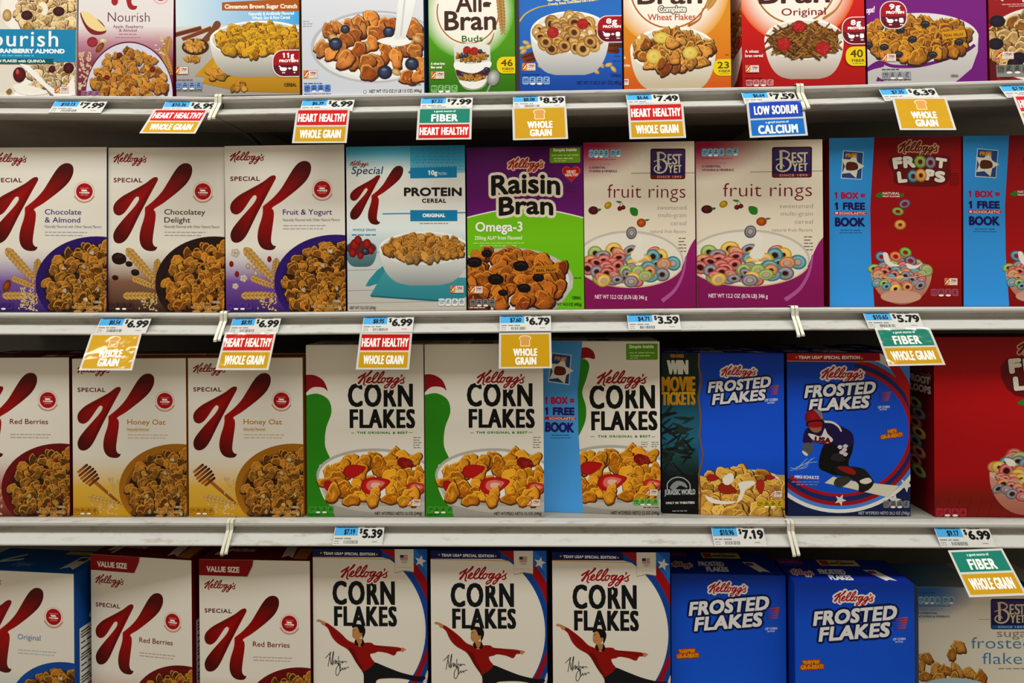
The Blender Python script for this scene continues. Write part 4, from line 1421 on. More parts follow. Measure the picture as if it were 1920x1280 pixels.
def t_frosted(d):
    """top panel, in unit-free scale 220 x 75"""
    d.set(0, 0, 1)
    d.rect(0, 0, 220, 75, '1a3c98')
    d.rect(-2, -2, 50, 20, '8a3a90')
    d.bars(4, 40, 12, 5, 'b878b8')
    d.rect(80, 2, 158, 22, 'd8c890'); d.rect(84, 4, 100, 20, 'c05030'); d.rect(118, 4, 130, 20, 'd0a030')
    d.bars(102, 150, 16, 8, '606060', 3)
    d.kell(8, 50, 34, 'b41a26', halo=[(1.6, 'e0d8d4')], ky=1.6)
    d.t('FROSTED', 62, 114, 50, 16, 'd8d8dc', fat=1, sh=.15)
    d.t('FLAKES', 72, 116, 68, 16, 'd8d8dc', fat=1, sh=.15)
    d.poly([(154, 34), (178, 34), (196, 68), (184, 64), (176, 68)], 'd8d4cc')
    d.rect(160, 37, 174, 46, 'a84850')
    d.rect(160, 37, 166, 42, '34407c')


def t_corn(d):
    d.set(0, 0, 1)
    d.rect(0, 0, 220, 60, 'dad4c8')
    d.kell(24, 72, 24, '8a1420', ky=1.6)
    d.t('CORN', 84, 126, 36, 16, '201c1c', fat=1.6)
    d.t('FLAKES', 85, 128, 55, 16, '201c1c', fat=1.6)


def t_value(d):
    d.set(0, 0, 1)
    d.rect(0, 0, 220, 80, '780c1c')
    d.stroke([(34, 30), (22, 62), (44, 44)], 8, 'd8ccc8')
    d.stroke([(40, 46), (38, 70)], 7, 'd8ccc8')
    d.t('Red Berries', 48, 92, 52, 14, 'd8b8b4', fat=.4, sh=.2)
    d.poly([(150, 30), (172, 30), (182, 72), (170, 64), (160, 72)], 'd8d0c8')
    d.poly([(180, 34), (208, 34), (212, 76), (184, 74)], 'b88430')


def t_orig(d):
    d.set(0, 0, 1)
    d.rect(0, 0, 220, 80, '1464a4')
    d.stroke([(60, 24), (34, 50), (70, 40)], 7, 'c8d4dc')
    d.t('Original', 70, 110, 62, 12, '88b0d0', sh=.2)
    d.poly([(180, 22), (204, 22), (206, 68), (192, 60), (178, 68)], 'd8d4cc')
    d.rect(184, 26, 200, 38, '5a4868')
    d.rect(136, 4, 210, 16, 'c8b070')


def side_facts(d, c, tc='e8e4dc', y0=120):
    d.set(0, 0, 1)
    d.rect(0, 0, 80, 340, c)
    d.t('K', 34, 78, 92, 52, 'dcdce0', fat=5)
    d.t('Original' if y0 == 121 else 'Red Berries', 30, 78, 112, 12, 'dcdce0', fat=.5)
    d.rect(10, y0, 76, 340, 'e0dcd4')
    for i in range(17):
        d.bars(13, 73, y0 + 10 + i * 12, 5, '2c2a2a', i)
        if i % 4 == 0:
            d.rect(12, y0 + 13 + i * 12, 74, y0 + 15.5 + i * 12, '2c2a2a')


def s_orig(d):
    side_facts(d, '1c5aa0', y0=121)


def s_value(d):
    side_facts(d, '6a0a16', y0=120)


def d_sugar(d):
    d.set(1440, 960, 4)
    d.rect(1100, 540, 2200, 1800, 'e2ddd0')
    d.corner(1100, 540, 1620, 860, '2c78b4', 'e2ddd0')
    d.bars(1135, 1280, 612, 11, '2a5a88', 2)
    d.nut(1135, 638, 170, 60, 4, '9cc4dc', '2a5a80')
    d.nut(1322, 638, 88, 60, 2, '9cc4dc', '2a5a80', '2%')
    d.bars(1135, 1385, 718, 9, '3a6a98', 3)
    d.t('A GOOD SOURCE OF', 1135, 1320, 752, 14, '6a7a88')
    d.t('12 ESSENTIAL', 1135, 1280, 782, 17, '3a4450', fat=.6)
    d.t('VITAMINS & MINERALS', 1135, 1374, 810, 17, '3a4450', fat=.6)
    d.stroke([(1590, 824), (2140, 826)], 3, '7a94a8', False)
    d.set(1440 + 1640 / 4, 960 + 618 / 4, 16.6)
    bestyet(d, True)
    d.set(1440, 960, 4)
    d.t('sugar', 1730, 2010, 968, 64, '9a9488')
    d.t('frosted', 1535, 1990, 1062, 92, '5a8cb4', off=-.006)
    d.t('flakes', 1618, 1980, 1188, 92, '5a8cb4', off=-.006)
    d.bars(1740, 2000, 1230, 18, 'b0a898')
    R = random.Random(5)
    for x, y, r in ((1440, 1050, 66), (1390, 1100, 56), (1190, 1140, 60), (1150, 1210, 50), (1260, 1230, 60), (1340, 1240, 60), (1430, 1250, 70), (1520, 1260, 60), (1180, 1290, 60), (1600, 1300, 70), (1400, 1320, 70), (1280, 1310, 70)):
        d.flake(x, y, r, 'c88c28', R, dark='6a3c08', lite='eac478', asp=.6)
    d.ell(1400, 1560, 420, 260, 'b8d0dc')


def t_sugar(d):
    d.set(0, 0, 1)
    d.rect(0, 0, 240, 60, 'b8b6ac')
    d.quadc(0, 0, 110, 60, '2a6a94', '6a9ab0', 'b8b6ac', '4a86a8')
    d.t('frosted flakes', 60, 130, 44, 14, '8a98a0')
    d.rect(120, 40, 200, 58, '1c5c94')


# ---- top row
def d_nour1(d):
    d.set(0, 0, 4)
    d.rect(-220, -800, 620, 740, 'e4ddd2')
    d.ell(420, 60, 420, 260, 'eee8e0', n=50)
    d.stroke([(150, -20), (85, 110), (100, 190)], 46, 'efebe4', n=5)
    d.flakes(380, 60, 270, 190, 80, 44, ['d8b060', 'c89838', 'e4c888', 'b88428'], 3, dark='6a3c10', lite='fff0d0')
    for x, y in ((200, 110), (440, 80)):
        d.ell(x, y, 44, 36, '6a1420', rim='30060c')
    d.blob([(285, 30), (330, 10), (360, 60), (345, 110), (310, 100), (320, 60)], 'efe6d2', n=3)
    d.ell(50, 110, 34, 44, 'e0c490', rim='b08850')
    d.ell(640, 840, 560, 440, 'f2eeea', n=50)
    d.ell(660, 850, 500, 390, 'e0d8cc', n=50)
    d.flakes(470, 560, 250, 130, 70, 40, ['d8b878', 'c8a058', 'e4cca0', 'b88c48'], 9, dark='5a3a18', lite='fff4dc')
    d.ell(520, 500, 40, c='7a1420', rim='30060c'); d.ell(395, 510, 26, c='7a2430', rim='40101a')
    d.poly([(560, 560), (575, 700), (430, 720), (200, 520), (150, 470), (220, 480), (360, 620), (470, 690)], 'f2eeea')
    d.rect(-220, 215, 600, 455, '1c94bc')
    d.t('Nourish', -215, 440, 342, 116, 'f0f4f6', fat=1.5, trk=1.12)
    d.t('CRANBERRY ALMOND', -35, 490, 393, 34, 'eef4f6', fat=3)
    d.bars(-20, 258, 416, 17, '70c0d8', 2)
    d.rect(-220, 432, 405, 472, '10686c')
    d.t('WHOLE GRAIN FLAKES with QUINOA', -220, 345, 461, 22, 'e0ece8', fat=1.6)
    d.ell(150, 552, 48, 56, '8c1822', rim='4a080e')
    d.ell(135, 530, 12, 20, 'c86068', n=10)
    d.blob([(100, 640), (180, 620), (330, 660), (360, 690), (240, 705), (150, 690)], 'f0ece4', n=3)
    d.blob([(50, 680), (80, 655), (95, 680), (70, 700)], 'a07840', n=3)
    d.fam(416, 638, 108, 50)


def d_nour2(d):
    d.set(0, 0, 4)
    d.grid(560, -700, 1340, 740, [(0, 'e6e0e0'), (.62, 'e6dfdf'), (.7, 'c89aa8'), (.8, '9a4c68'), (1, '7c1c44')])
    d.ell(858, 8, 26, 34, 'b02430')
    d.blob([(945, -40), (995, -40), (985, 10), (1000, 40), (1030, 45), (1018, 70), (980, 70), (955, 40)], 'b02430', n=3)
    d.ell(1210, -22, 62, 52, 'd8b0b0'); d.ell(1210, -26, 56, 50, 'ead8d8'); d.ell(1210, -40, 46, 46, 'b81c28')
    d.t('Nourish', 806, 1126, 161, 70, '7a3a52', off=-.006)
    d.t('Apple, Raspberry', 846, 1078, 207, 23, '94506a', fat=.5)
    d.t('& Almond', 893, 1028, 235, 23, '94506a', fat=.5)
    d.bars(890, 1030, 256, 9, 'a87088', 2); d.bars(865, 1056, 280, 8, 'a87088', 3)
    d.blob([(600, 90), (620, 180), (680, 252), (760, 256), (796, 225), (740, 150)], '8c2a2c', n=4)
    d.blob([(605, 85), (680, 105), (760, 180), (795, 222), (730, 232), (655, 195), (612, 130)], 'ecd8a4', n=4)
    d.berry(690, 312, 42, 'a83048')
    d.ell(772, 300, 34, 20, 'f0e4d0', rim='c0a880'); d.ell(748, 352, 44, 22, 'b8702c', rim='70380c', rot=-50)
    d.grains(590, 380, 690, 700, 60, 15, 'e0c49c')
    d.ear(1240, 420, 1270, 290, 44, 'c08838', 9); d.ear(1290, 540, 1230, 370, 44, 'c08838', 9)
    d.grains(1150, 250, 1250, 400, 16, 14, 'e4d0b0')
    d.ell(973, 690, 334, 384, '6c1438', n=60)
    d.ell(973, 694, 328, 378, 'd9d7e4', n=60)
    d.ell(973, 700, 290, 330, 'c4c0cc', n=60)
    d.flakes(973, 640, 272, 275, 150, 34, ['c08030', 'a86820', 'd0a050', '986028', 'c89868'], 4, dark='3a1a06')
    for x, y in ((900, 405), (1150, 510), (805, 570)):
        d.ell(x, y, 22, 18, 'b02030', rim='600c14', n=10)
    d.nut(610, 668, 150, 45, 3, 'a87a98', '5c2040')


def d_cinn(d):
    d.set(0, 0, 4)
    d.quadc(1300, -700, 2280, 420, 'd4e6f0', '3ca4e0', '50b4e6', 'e0e8ea', 8)
    d.grid(1300, 190, 2280, 720, [(0, 'd8d8d8'), (.3, 'c4bfb8'), (1, 'a8a4a0')])
    d.poly([(1678, 18), (2280, -2), (2280, 95), (1678, 78)], 'b86a18')
    d.t('Cinnamon Brown Sugar Crunch', 1698, 2246, 66, 33, 'f8f0e4', fat=1.6, rot=-.6)
    d.t('Naturally & Artificially Flavored', 1880, 2222, 118, 24, 'f0f6fa', fat=.9)
    d.t('Wheat, Soy & Rice Cereal', 1905, 2190, 148, 24, 'f0f6fa', fat=.9)
    for p, c in (([(1322, 235), (1515, 190), (1525, 218), (1322, 268)], '7a4020'), ([(1365, 275), (1590, 192), (1600, 222), (1380, 298)], '8c4c26')):
        d.poly(p, c); d.stroke([p[0], p[1]], 6, 'b87848', False)
    d.stroke([(1540, 300), (1600, 240), (1640, 180)], 44, '8a5630', w1=56)
    d.ell(1472, 342, 104, 62, '5a361e', n=30)
    d.flakes(1468, 335, 76, 42, 34, 18, ['d0a050', 'c08c38', 'e0b870'], 2)
    d.flakes(1450, 432, 56, 22, 14, 15, ['d0a050', 'c08c38'], 4)
    d.poly([(1465, 555), (1640, 385), (1720, 470), (1580, 570)], 'cca030')
    d.poly([(1520, 608), (1640, 420), (1900, 560), (2280, 560), (2280, 690), (1800, 672)], 'dcae34', 'b88a20')
    d.flakes(1640, 540, 70, 34, 6, 38, ['d0a040', 'c49030'], 5)
    d.flakes(1810, 640, 50, 26, 5, 30, ['d8a844', 'c49030'], 6)
    d.bowl(1960, 290, 378, 132, 570, 170, 'ece9e2', 'a8a29a', 'd8d2c6', 'f4f2ee')
    d.flakes(1960, 300, 322, 104, 95, 44, ['dca828', 'cc9418', 'e0b030', 'b87c10'], 7, dark='5a3404', lite='f4c838')
    d.protein(2055, 374, 2270, 572, '11g')
    d.fam(1314, 487, 102, 56)
    d.bars(1314, 1450, 586, 8, '606060')
    d.nut(1312, 598, 210, 56, 4, '90a8d0', '28406c')
    d.bars(1312, 1520, 666, 8, '606468', 2)
    d.t('CEREAL', 2140, 2232, 640, 24, '5a4010', fat=.6)


def d_blueb(d):
    d.set(480, 0, 4)
    d.quadc(330, -700, 1300, 720, 'e6e6ee', 'eaeaee', 'd8d8dc', 'd0d4de', 6)
    d.bars(358, 410, 160, 8, '8a8c94'); d.bars(358, 430, 178, 8, '8a8c94'); d.bars(358, 425, 196, 8, '8a8c94')
    d.ell(905, 352, 490, 266, 'c4c4c8', n=60)
    d.ell(912, 352, 470, 250, 'e4e4e6', n=60)
    d.ell(925, 350, 455, 236, 'd2d2d6', n=60)
    d.ell(930, 375, 440, 210, 'eeecea', n=60)
    R = random.Random(9)
    G = ['d0782a', 'c46a20', 'dc8a34', 'b86020']
    L = [(560, 230), (620, 200), (880, 150), (1000, 190), (700, 210), (800, 200), (1200, 230), (920, 250), (510, 360), (740, 270), (680, 300), (870, 330), (1250, 320), (640, 390), (570, 390), (780, 370), (980, 390), (1130, 370), (1200, 390), (720, 460), (680, 440), (900, 470), (1060, 440), (840, 460), (1240, 480), (850, 540), (1150, 580), (1260, 560)]
    ac = ((590, 280), (830, 340), (1220, 300), (1060, 540))
    for i, (x, y) in enumerate(L):
        d.flake(x, y, 72 * R.uniform(.8, 1.12), R.choice(G), R, dark='4a1a04', lite='f8c070')
        if i in (8, 13, 18, 24):
            q = ac[(8, 13, 18, 24).index(i)]
            d.ell(q[0], q[1], 40, 24, 'e4cc9c', rim='b08850', rot=25, n=16)
    for x, y, r in ((680, 220, 36), (1010, 245, 44), (605, 328, 52), (975, 540, 56), (1180, 482, 52)):
        d.blueb(x, y, r)
    d.blob([(920, 310), (1000, 285), (1100, 290), (1180, 320), (1100, 350), (1000, 340)], 'f2f0ee', n=4)
    d.poly([(1092, -40), (1235, -40), (1180, 160), (1130, 300), (1050, 300)], 'f0f0f0', 'e6e4e2')
    d.stroke([(1140, -30), (1100, 280)], 14, 'd4d4d8', False)
    d.t('CEREAL', 1168, 1246, 639, 22, '4a4a4c', fat=.5)
    d.ell(822, 681, 13, c='5a5a5c', n=14); d.ell(822, 681, 10, c='dcdcde', n=14)
    d.t('NET WT 17.5 OZ (1 LB 1.5 OZ) (496g)', 856, 1250, 690, 24, '4a4a4c', fat=.5)
    d.fam(358, 517, 106, 62)
    d.bars(360, 500, 618, 10, '3a4468', 3)
    d.nut(360, 624, 206, 54, 4, '6c94d8', '1c2c58', '240')
    d.bars(360, 565, 694, 8, '3a4468', 4)


def allbran_top(d, cx, cy, r, glow, ringcol, bran=None):
    for q, t in [(1.45 - .03 * i, i / 15) for i in range(15)]:
        d.ell(cx, cy, r * q, r * q, mixc(glow, 'f4efe6', t), n=48)
    d.ell(cx, cy, r, r, 'f4efe6', n=60)
    a = np.linspace(-.35, 3.4, 30)
    d.stroke([(cx + r * .98 * math.cos(t), cy + r * .98 * math.sin(t)) for t in a], r * .04, ringcol, False, curve=False)


def yellow_tag(d, x0, x1, y0, y1, num):
    w, h = x1 - x0, y1 - y0
    d.rrect(x0, y0, x1, y1, h * .42, 'ecd41c', corners='1001')
    d.t(num, x0 + w * .2, x0 + w * .78, y0 + h * .56, h * .4, '6a5410', fat=h * .012)
    d.t('FIBER', x0 + w * .27, x0 + w * .85, y0 + h * .8, h * .15, '5a480c', fat=h * .004)
    d.bars(x0 + w * .3, x0 + w * .8, y0 + h * .9, h * .06, '9a8a18')


def d_buds(d):
    d.set(480, 0, 4)
    d.grid(1280, -700, 1980, 720, [(0, '5aa018'), (.5, '6aac24'), (.75, '62a41c'), (1, '3c7a10')])
    allbran_top(d, 1600, 100, 242, '78b838', 'b8762c')
    d.t('All-', 1505, 1770, 106, 150, '5a3c30', fat=4)
    d.blob([(1715, 45), (1740, 30), (1785, 42), (1745, 60)], '5a3c30', n=3)
    d.t('Bran', 1418, 1816, 240, 146, '5a3c30', fat=5)
    d.t('Buds', 1551, 1712, 325, 46, '2c7c2c', fat=1.2)
    d.ear(1866, 262, 1846, -30, 46, 'b8853c', 13)
    d.stroke([(1720, 362), (1770, 330), (1798, 262)], 20, 'b8762c', w1=5)
    d.blob([(1492, 400), (1500, 350), (1630, 335), (1755, 350), (1766, 400), (1762, 540), (1720, 650), (1630, 680), (1550, 650), (1500, 540)], 'e8e6e0', 'b8bab2', n=5)
    d.flakes(1628, 430, 120, 42, 70, 13, ['a8782c', '96641c', 'c09440'], 4)
    for x, y, r in ((1590, 385, 30), (1645, 395, 33)):
        d.berry(x, y, r, 'c02020')
    for x, y in ((1690, 397), (1545, 430), (1582, 425)):
        d.blueb(x, y, 18)
    d.blob([(1500, 470), (1620, 490), (1762, 470), (1758, 520), (1640, 555), (1505, 530)], 'f2f0ec', n=4)
    d.blob([(1505, 530), (1560, 545), (1640, 560), (1755, 515), (1745, 570), (1640, 605), (1530, 590)], '6a2c38', n=4)
    for x, y in ((1555, 562), (1585, 575), (1720, 545), (1735, 530)):
        d.blueb(x, y, 20)
    d.flakes(1625, 588, 100, 22, 40, 11, ['b88c3c', 'a47428', 'd0a858'], 5)
    d.blob([(1530, 608), (1640, 620), (1735, 600), (1700, 655), (1630, 672), (1560, 650)], 'efece6', n=4)
    d.stroke([(1770, 630), (1735, 700)], 16, 'a8a8a4', w1=10)
    d.ell(1788, 592, 46, 60, 'd4d4d2', rim='8a8c88', rot=18)
    d.t('A wheat bran', 1312, 1420, 493, 20, 'eef4e0', fat=.9)
    d.t('fiber cereal', 1312, 1398, 519, 20, 'eef4e0', fat=.9)
    yellow_tag(d, 1815, 1970, 440, 562, '46')
    d.fam(1312, 540, 104, 56)
    d.nut(1312, 640, 206, 52, 4, '8ec47c', '1c4c14', '80')


def d_oven(d):
    d.set(960, 0, 4)
    d.grid(50, -700, 860, 720, [(0, '2a6cc0'), (.55, '3a80cc'), (.75, '3478cc'), (1, '1c4ca4')])
    for x in (270, 330, 390, 450):
        d.blob([(x, -30), (x + 60, -30), (x + 50, 12), (x + 10, 12)], 'e8dcc0', n=3)
    d.stroke([(64, 158), (110, 105), (200, 62), (285, 46)], 14, 'd8b84c', w1=6)
    d.stroke([(640, 18), (740, -4)], 5, 'd8b84c', False)
    d.t('Crunchy, Sweet, Oven-Baked Oat Cereal', 284, 638, 49, 21, 'ecdc9c', fat=1.4, rot=4.5, sh=.12)
    for x, y in ((110, 320), (80, 360), (130, 350), (90, 385), (225, 495), (250, 505), (680, 490), (735, 490), (770, 520), (640, 535)):
        d.ell(x, y, 30, 16, 'e4d098', rim='b89448', rot=(x * 7) % 90 - 30, n=14)
    for p in (((85, 430), (200, 395)), ((110, 455), (215, 430)), ((730, 350), (825, 350)), ((735, 385), (800, 390))):
        d.stroke(p, 40, '8a4a22', c1='6a3214'); d.stroke(p, 10, '5a280c', False)
    d.bowl(445, 245, 300, 152, 562, 120, 'efece8', 'b4b4b8', 'e4e0da', 'f6f4f0')
    d.flakes(440, 265, 255, 128, 52, 52, ['c09030', 'b08024', 'cca044'], 3, fn=d.sqring, back='eeeae2')
    d.berry(318, 248, 46, 'c02828'); d.berry(545, 188, 44, 'c02828')
    for x, y, rr in ((262, 318, 20), (405, 350, 30), (480, 250, 35), (600, 320, 28)):
        d.ringc(x, y, 52, 46, .42, 'bc8a2a', rr, 12, '6a400c')
    d.protein(650, 130, 852, 328, '8g')
    d.fam(78, 472, 104, 56)
    d.bars(78, 212, 562, 10, '16305c', 3)
    d.nut(78, 572, 214, 58, 4, '94b8e4', '1c3468', '200')
    d.bars(780, 826, 430, 7, '1c3c78'); d.bars(765, 826, 465, 7, '1c3c78')
    d.t('CEREAL', 747, 828, 578, 21, '14285c', fat=.5)
    d.t('NET WT 17 OZ (1 LB 1 OZ) (482g)', 496, 828, 632, 25, '14285c', fat=.5)


def d_wheat(d):
    d.set(960, 0, 4)
    d.grid(830, -700, 1670, 720, [(0, 'd8801c'), (.6, 'e09c28'), (.85, 'dc8420'), (1, 'cc5814')])
    allbran_top(d, 1200, -90, 310, 'e8b054', 'c07828')
    d.t('Bran', 950, 1442, 36, 140, '5a3c30', fat=5)
    d.t('Complete', 1110, 1320, 96, 46, 'f2ece4', fat=2.5, halo=[(6, '4a3a34')])
    d.t('Complete', 1110, 1320, 96, 46, 'f2ece4', fat=2.5)
    d.t('Wheat Flakes', 1026, 1390, 156, 48, 'c8601c', fat=1)
    d.stroke([(1340, 198), (1420, 150), (1445, 70)], 22, 'c07828', w1=5)
    d.ear(1480, 70, 1540, -20, 44, 'd0983c', 7)
    d.t('fiber cereal made', 760, 856, 440, 22, 'f4e4d0', fat=.8)
    d.t('with wheat bran', 770, 888, 498, 22, 'f4e4d0', fat=.8)
    d.bowl(1215, 372, 324, 166, 680, 150, 'f0ece4', 'c4b498', 'e6e0d6', 'f6f3ee')
    R = random.Random(2)
    d.flakes(1215, 385, 285, 135, 62, 52, ['b8661c', 'a85814', 'c88028', 'cc9040'], 13, dark='4a2004', lite='f8cc70')
    for x, y, a, b in ((1130, 285, 60, 40), (1070, 425, 58, 52), (1345, 400, 56, 46)):
        d.ell(x, y + 6, a, b, 'b89840'); d.ell(x, y, a, b, 'f0e090', rim='d8bc58', n=24); d.ell(x, y, a * .3, b * .3, 'dcc468', n=12)
    for x, y in ((1210, 330), (1230, 440), (1130, 470), (1010, 330)):
        d.flake(x, y, 46, 'c07420', R, dark='4a2004', lite='f8cc70')
    d.bars(1610, 1640, 420, 8, 'b05810')
    yellow_tag(d, 1518, 1670, 450, 572, '23')
    d.fam(800, 588, 78, 50)


def d_branorig(d):
    d.set(1440, 0, 4)
    d.grid(-210, -700, 770, 720, [(0, 'c81818'), (.5, 'd42418'), (.6, 'd01816'), (1, 'b00c10')])
    allbran_top(d, 228, -130, 320, 'e87838', 'b88038')
    d.t('Bran', -50, 490, 34, 150, '5a3028', fat=5)
    d.t('Original', 120, 456, 124, 54, '9a2028', fat=1)
    d.stroke([(440, 150), (530, 90), (590, 0)], 22, 'c08a34', w1=8)
    d.bowl(285, 300, 300, 152, 596, 120, 'f2eee8', 'b8a89c', 'e6e0d6', 'f8f5f0')
    d.flakes(285, 310, 262, 120, 260, 40, ['9a6820', '86561a', 'ac7c30', '744610'], 6, fn=d.twig, back='5a3810')
    d.berry(250, 208, 50, 'c41820'); d.berry(130, 335, 54, 'c41820'); d.berry(425, 372, 56, 'c41820')
    d.protein(570, 145, 760, 348, '8g')
    yellow_tag(d, 594, 760, 364, 506, '40')
    d.t('A wheat', -168, -62, 398, 24, 'f4e4e0', fat=1)
    d.t('bran cereal', -168, -30, 430, 24, 'f4e4e0', fat=1)
    d.fam(-168, 488, 106, 56)
    d.bars(-168, -30, 588, 9, '6a0c0c', 2)
    d.nut(-168, 596, 216, 48, 4, 'd89090', '6a1414', '80')


def d_raisin2(d):
    d.set(1440, 0, 4)
    d.grid(735, -700, 1700, 720, [(0, '7a1c84'), (.6, '8a2090'), (1, '801c88')])
    d.t('Two Scoops!', 600, 815, 122, 46, 'f0e8f0', fat=2, rot=6, sh=.2)
    d.poly([(735, 640), (735, 330), (1600, 270), (1590, 400), (1540, 520), (1440, 600), (1340, 660), (735, 700)], 'dcd8d6', 'bcb8b8')
    d.ell(1140, 290, 460, 180, 'e4e0de', n=50)
    d.stroke([(735, 530), (840, 470), (950, 500), (1150, 498), (1350, 450), (1500, 395), (1570, 350)], 24, '7c1c88', False)
    d.blob([(735, 540), (830, 470), (880, 500), (800, 520)], '7c1c88', n=3)
    d.poly([(812, 610), (826, 575), (880, 610)], '7c1c88')
    d.flakes(1110, 300, 420, 140, 95, 56, ['c07818', 'a86010', 'd09030', '985410'], 15, dark='3a1a02', lite='f4bc48')
    for x, y in ((1100, 305), (880, 360), (990, 415), (1010, 235), (1200, 195), (1250, 420), (760, 345), (1450, 330)):
        d.blob([(x + 36 * math.cos(a), y + 26 * math.sin(a)) for a in np.linspace(0, 5.6, 8)], '3c3438', n=3)
        d.stroke([(x - 18, y - 4), (x, y - 12), (x + 18, y - 4)], 5, '78707a', n=3)
    d.poly([(1322, 255), (1500, 240), (1506, 292), (1328, 308)], 'd8a41c')
    d.t('REAL FRUIT', 1340, 1488, 290, 20, '6a4a08', fat=.8, rot=2)
    d.protein(853, 18, 1064, 228, '9g', '1111')
    d.fam(858, 408, 112, 58)
    d.bars(858, 990, 526, 9, '4a484c', 2)
    d.nut(858, 538, 224, 56, 4, 'a8a8b0', '303034', '190')
    d.bars(858, 1080, 602, 8, '4a484c', 3)
    d.t('CEREAL', 1380, 1438, 582, 18, '6a646a', fat=.4)


def d_cluster(d):
    d.set(1440, 0, 4)
    d.rect(1650, -700, 2500, 720, 'a41820')
    d.kell(1720, 2100, -110, 'f0e8e4', rot=4)
    d.bars(1780, 1990, 38, 10, 'e8b8b0'); d.bars(1830, 2020, 52, 8, 'e8b8b0')
    d.ell(2060, 340, 420, 280, 'e8e4e0', n=50)
    d.ell(2070, 350, 400, 262, 'd8d4ce', n=50)
    R = random.Random(6)
    d.flakes(2040, 350, 380, 240, 60, 74, ['c08c40', 'b07828', 'd4a868', 'a06420'], 16, dark='4a2408', lite='f8e0a8')
    for x, y in ((1740, 160), (1720, 330), (1890, 440), (1860, 480)):
        d.ell(x, y, 60, 44, '3a2c44', rim='1a1020')
    d.poly([(1650, 440), (1720, 470), (1720, 600), (1650, 600)], '70101c')
    d.fam(1712, 388, 142, 60)
    d.rect(1716, 490, 2100, 580, '9a9894')
    d.nut(1720, 490, 250, 64, 4, '7c7a78', '303030')


def s_bran(d):
    """left side panel, front edge at the right; 100 wide, 313 tall"""
    d.set(0, 0, 1)
    d.rect(0, 0, 100, 313, 'dcd4ca')
    d.grid(0, 130, 100, 313, [(0, 'dcd4ca'), (.2, 'c89a60'), (.5, 'd8d0c8'), (1, 'b01414')])
    d.flakes(60, 200, 60, 42, 60, 16, ['a06820', '8c5618', 'b88038'], 4, fn=d.twig)
    d.berry(88, 232, 20, 'b81820')
    d.poly([(0, 250), (100, 236), (100, 258), (60, 290), (0, 306)], 'ece8e2')
    d.poly([(0, 306), (60, 290), (100, 258), (100, 313), (0, 313)], 'a81414')

# ------------------------------------------------------------------ setting
YROW = [0.0, 0.0, 0.003, 0.008, 0.010]          # index = row, 1 is the top row
LIPY = [0, 171.5, 582.0, 977.0, 1402.0]
ZROW = [0.0] + [unproj(960, LIPY[r], YROW[r] - 0.008).z for r in (1, 2, 3, 4)]
YSH = [0.0, 0.0, 0.003, 0.008, -0.034]
YBACK = 0.50


def structure(o):
    o['kind'] = 'structure'
    return o


structure(bm_obj('floor', box_bm(-2.6, 2.6, -2.2, 0.6, -0.02, 0.0), M_FLOOR))
structure(bm_obj('wall_back', box_bm(-2.6, 2.6, YBACK, YBACK + 0.03, 0.0, 2.25), M_BACK))

PROFILE = [(0.009, -0.0003), (-0.005, -0.0003), (-0.0078, -0.0010), (-0.009, -0.0026), (-0.0092, -0.006), (-0.0075, -0.0088),
           (-0.004, -0.0098), (0.003, -0.0100), (0.0055, -0.0115), (0.0055, -0.0150), (0.0035, -0.0175), (-0.0195, -0.0325), (-0.0215, -0.0333), (-0.0220, -0.0345),
           (-0.0215, -0.0362), (-0.0190, -0.0370), (-0.004, -0.0376), (0.009, -0.0376)]


def extrude_profile(bm, prof, x0, x1, y, z, n=1):
    rows = []
    for i in range(n + 1):
        x = x0 + (x1 - x0) * i / n
        rows.append([bm.verts.new((x, y + a, z + b)) for a, b in prof])
    m = len(prof)
    for i in range(n):
        for k in range(m):
            j = (k + 1) % m
            bm.faces.new((rows[i][k], rows[i][j], rows[i + 1][j], rows[i + 1][k]))
    bm.faces.new(rows[0][::-1])
    bm.faces.new(rows[-1])
    bmesh.ops.recalc_face_normals(bm, faces=bm.faces)


# shelf tops sag a little differently in every section: photographed lip heights at the section ends
LIP = {1: [(0, 178), (411, 180), (1499, 160.5), (1920, 148.5)], 2: [(0, 586), (421, 586.5), (1489, 576.5), (1920, 575)],
       3: [(0, 976.5), (433, 977), (1481, 978.5), (1920, 980)]}
KNOT = {r: [unproj(x, y, YROW[r] - 0.008) for x, y in LIP[r]] for r in LIP}


def zshelf(r, x):
    """height and slope of a shelf top at x"""
    if r not in KNOT:
        return ZROW[r], 0.0
    K = KNOT[r]
    i = 0 if x < K[1].x else (1 if x < K[2].x else 2)
    m = (K[i + 1].z - K[i].z) / (K[i + 1].x - K[i].x)
    return K[i].z + (x - K[i].x) * m, m


WHERE = {1: 'top', 2: 'second', 3: 'third', 4: 'lowest'}
CARRY = {1: ('the box with a turquoise band', 'the wheat flakes and bran boxes', 'the purple top row box'),
         2: ('the chocolate boxes', 'the purple raisin box', 'the red boxes with blue strips'),
         3: ('the honey oat box with a dipper', 'the corn flakes boxes', 'the snowboarder box'),
         4: ('the value size red berries boxes', 'the skater boxes', 'the sugar frosted flakes box')}


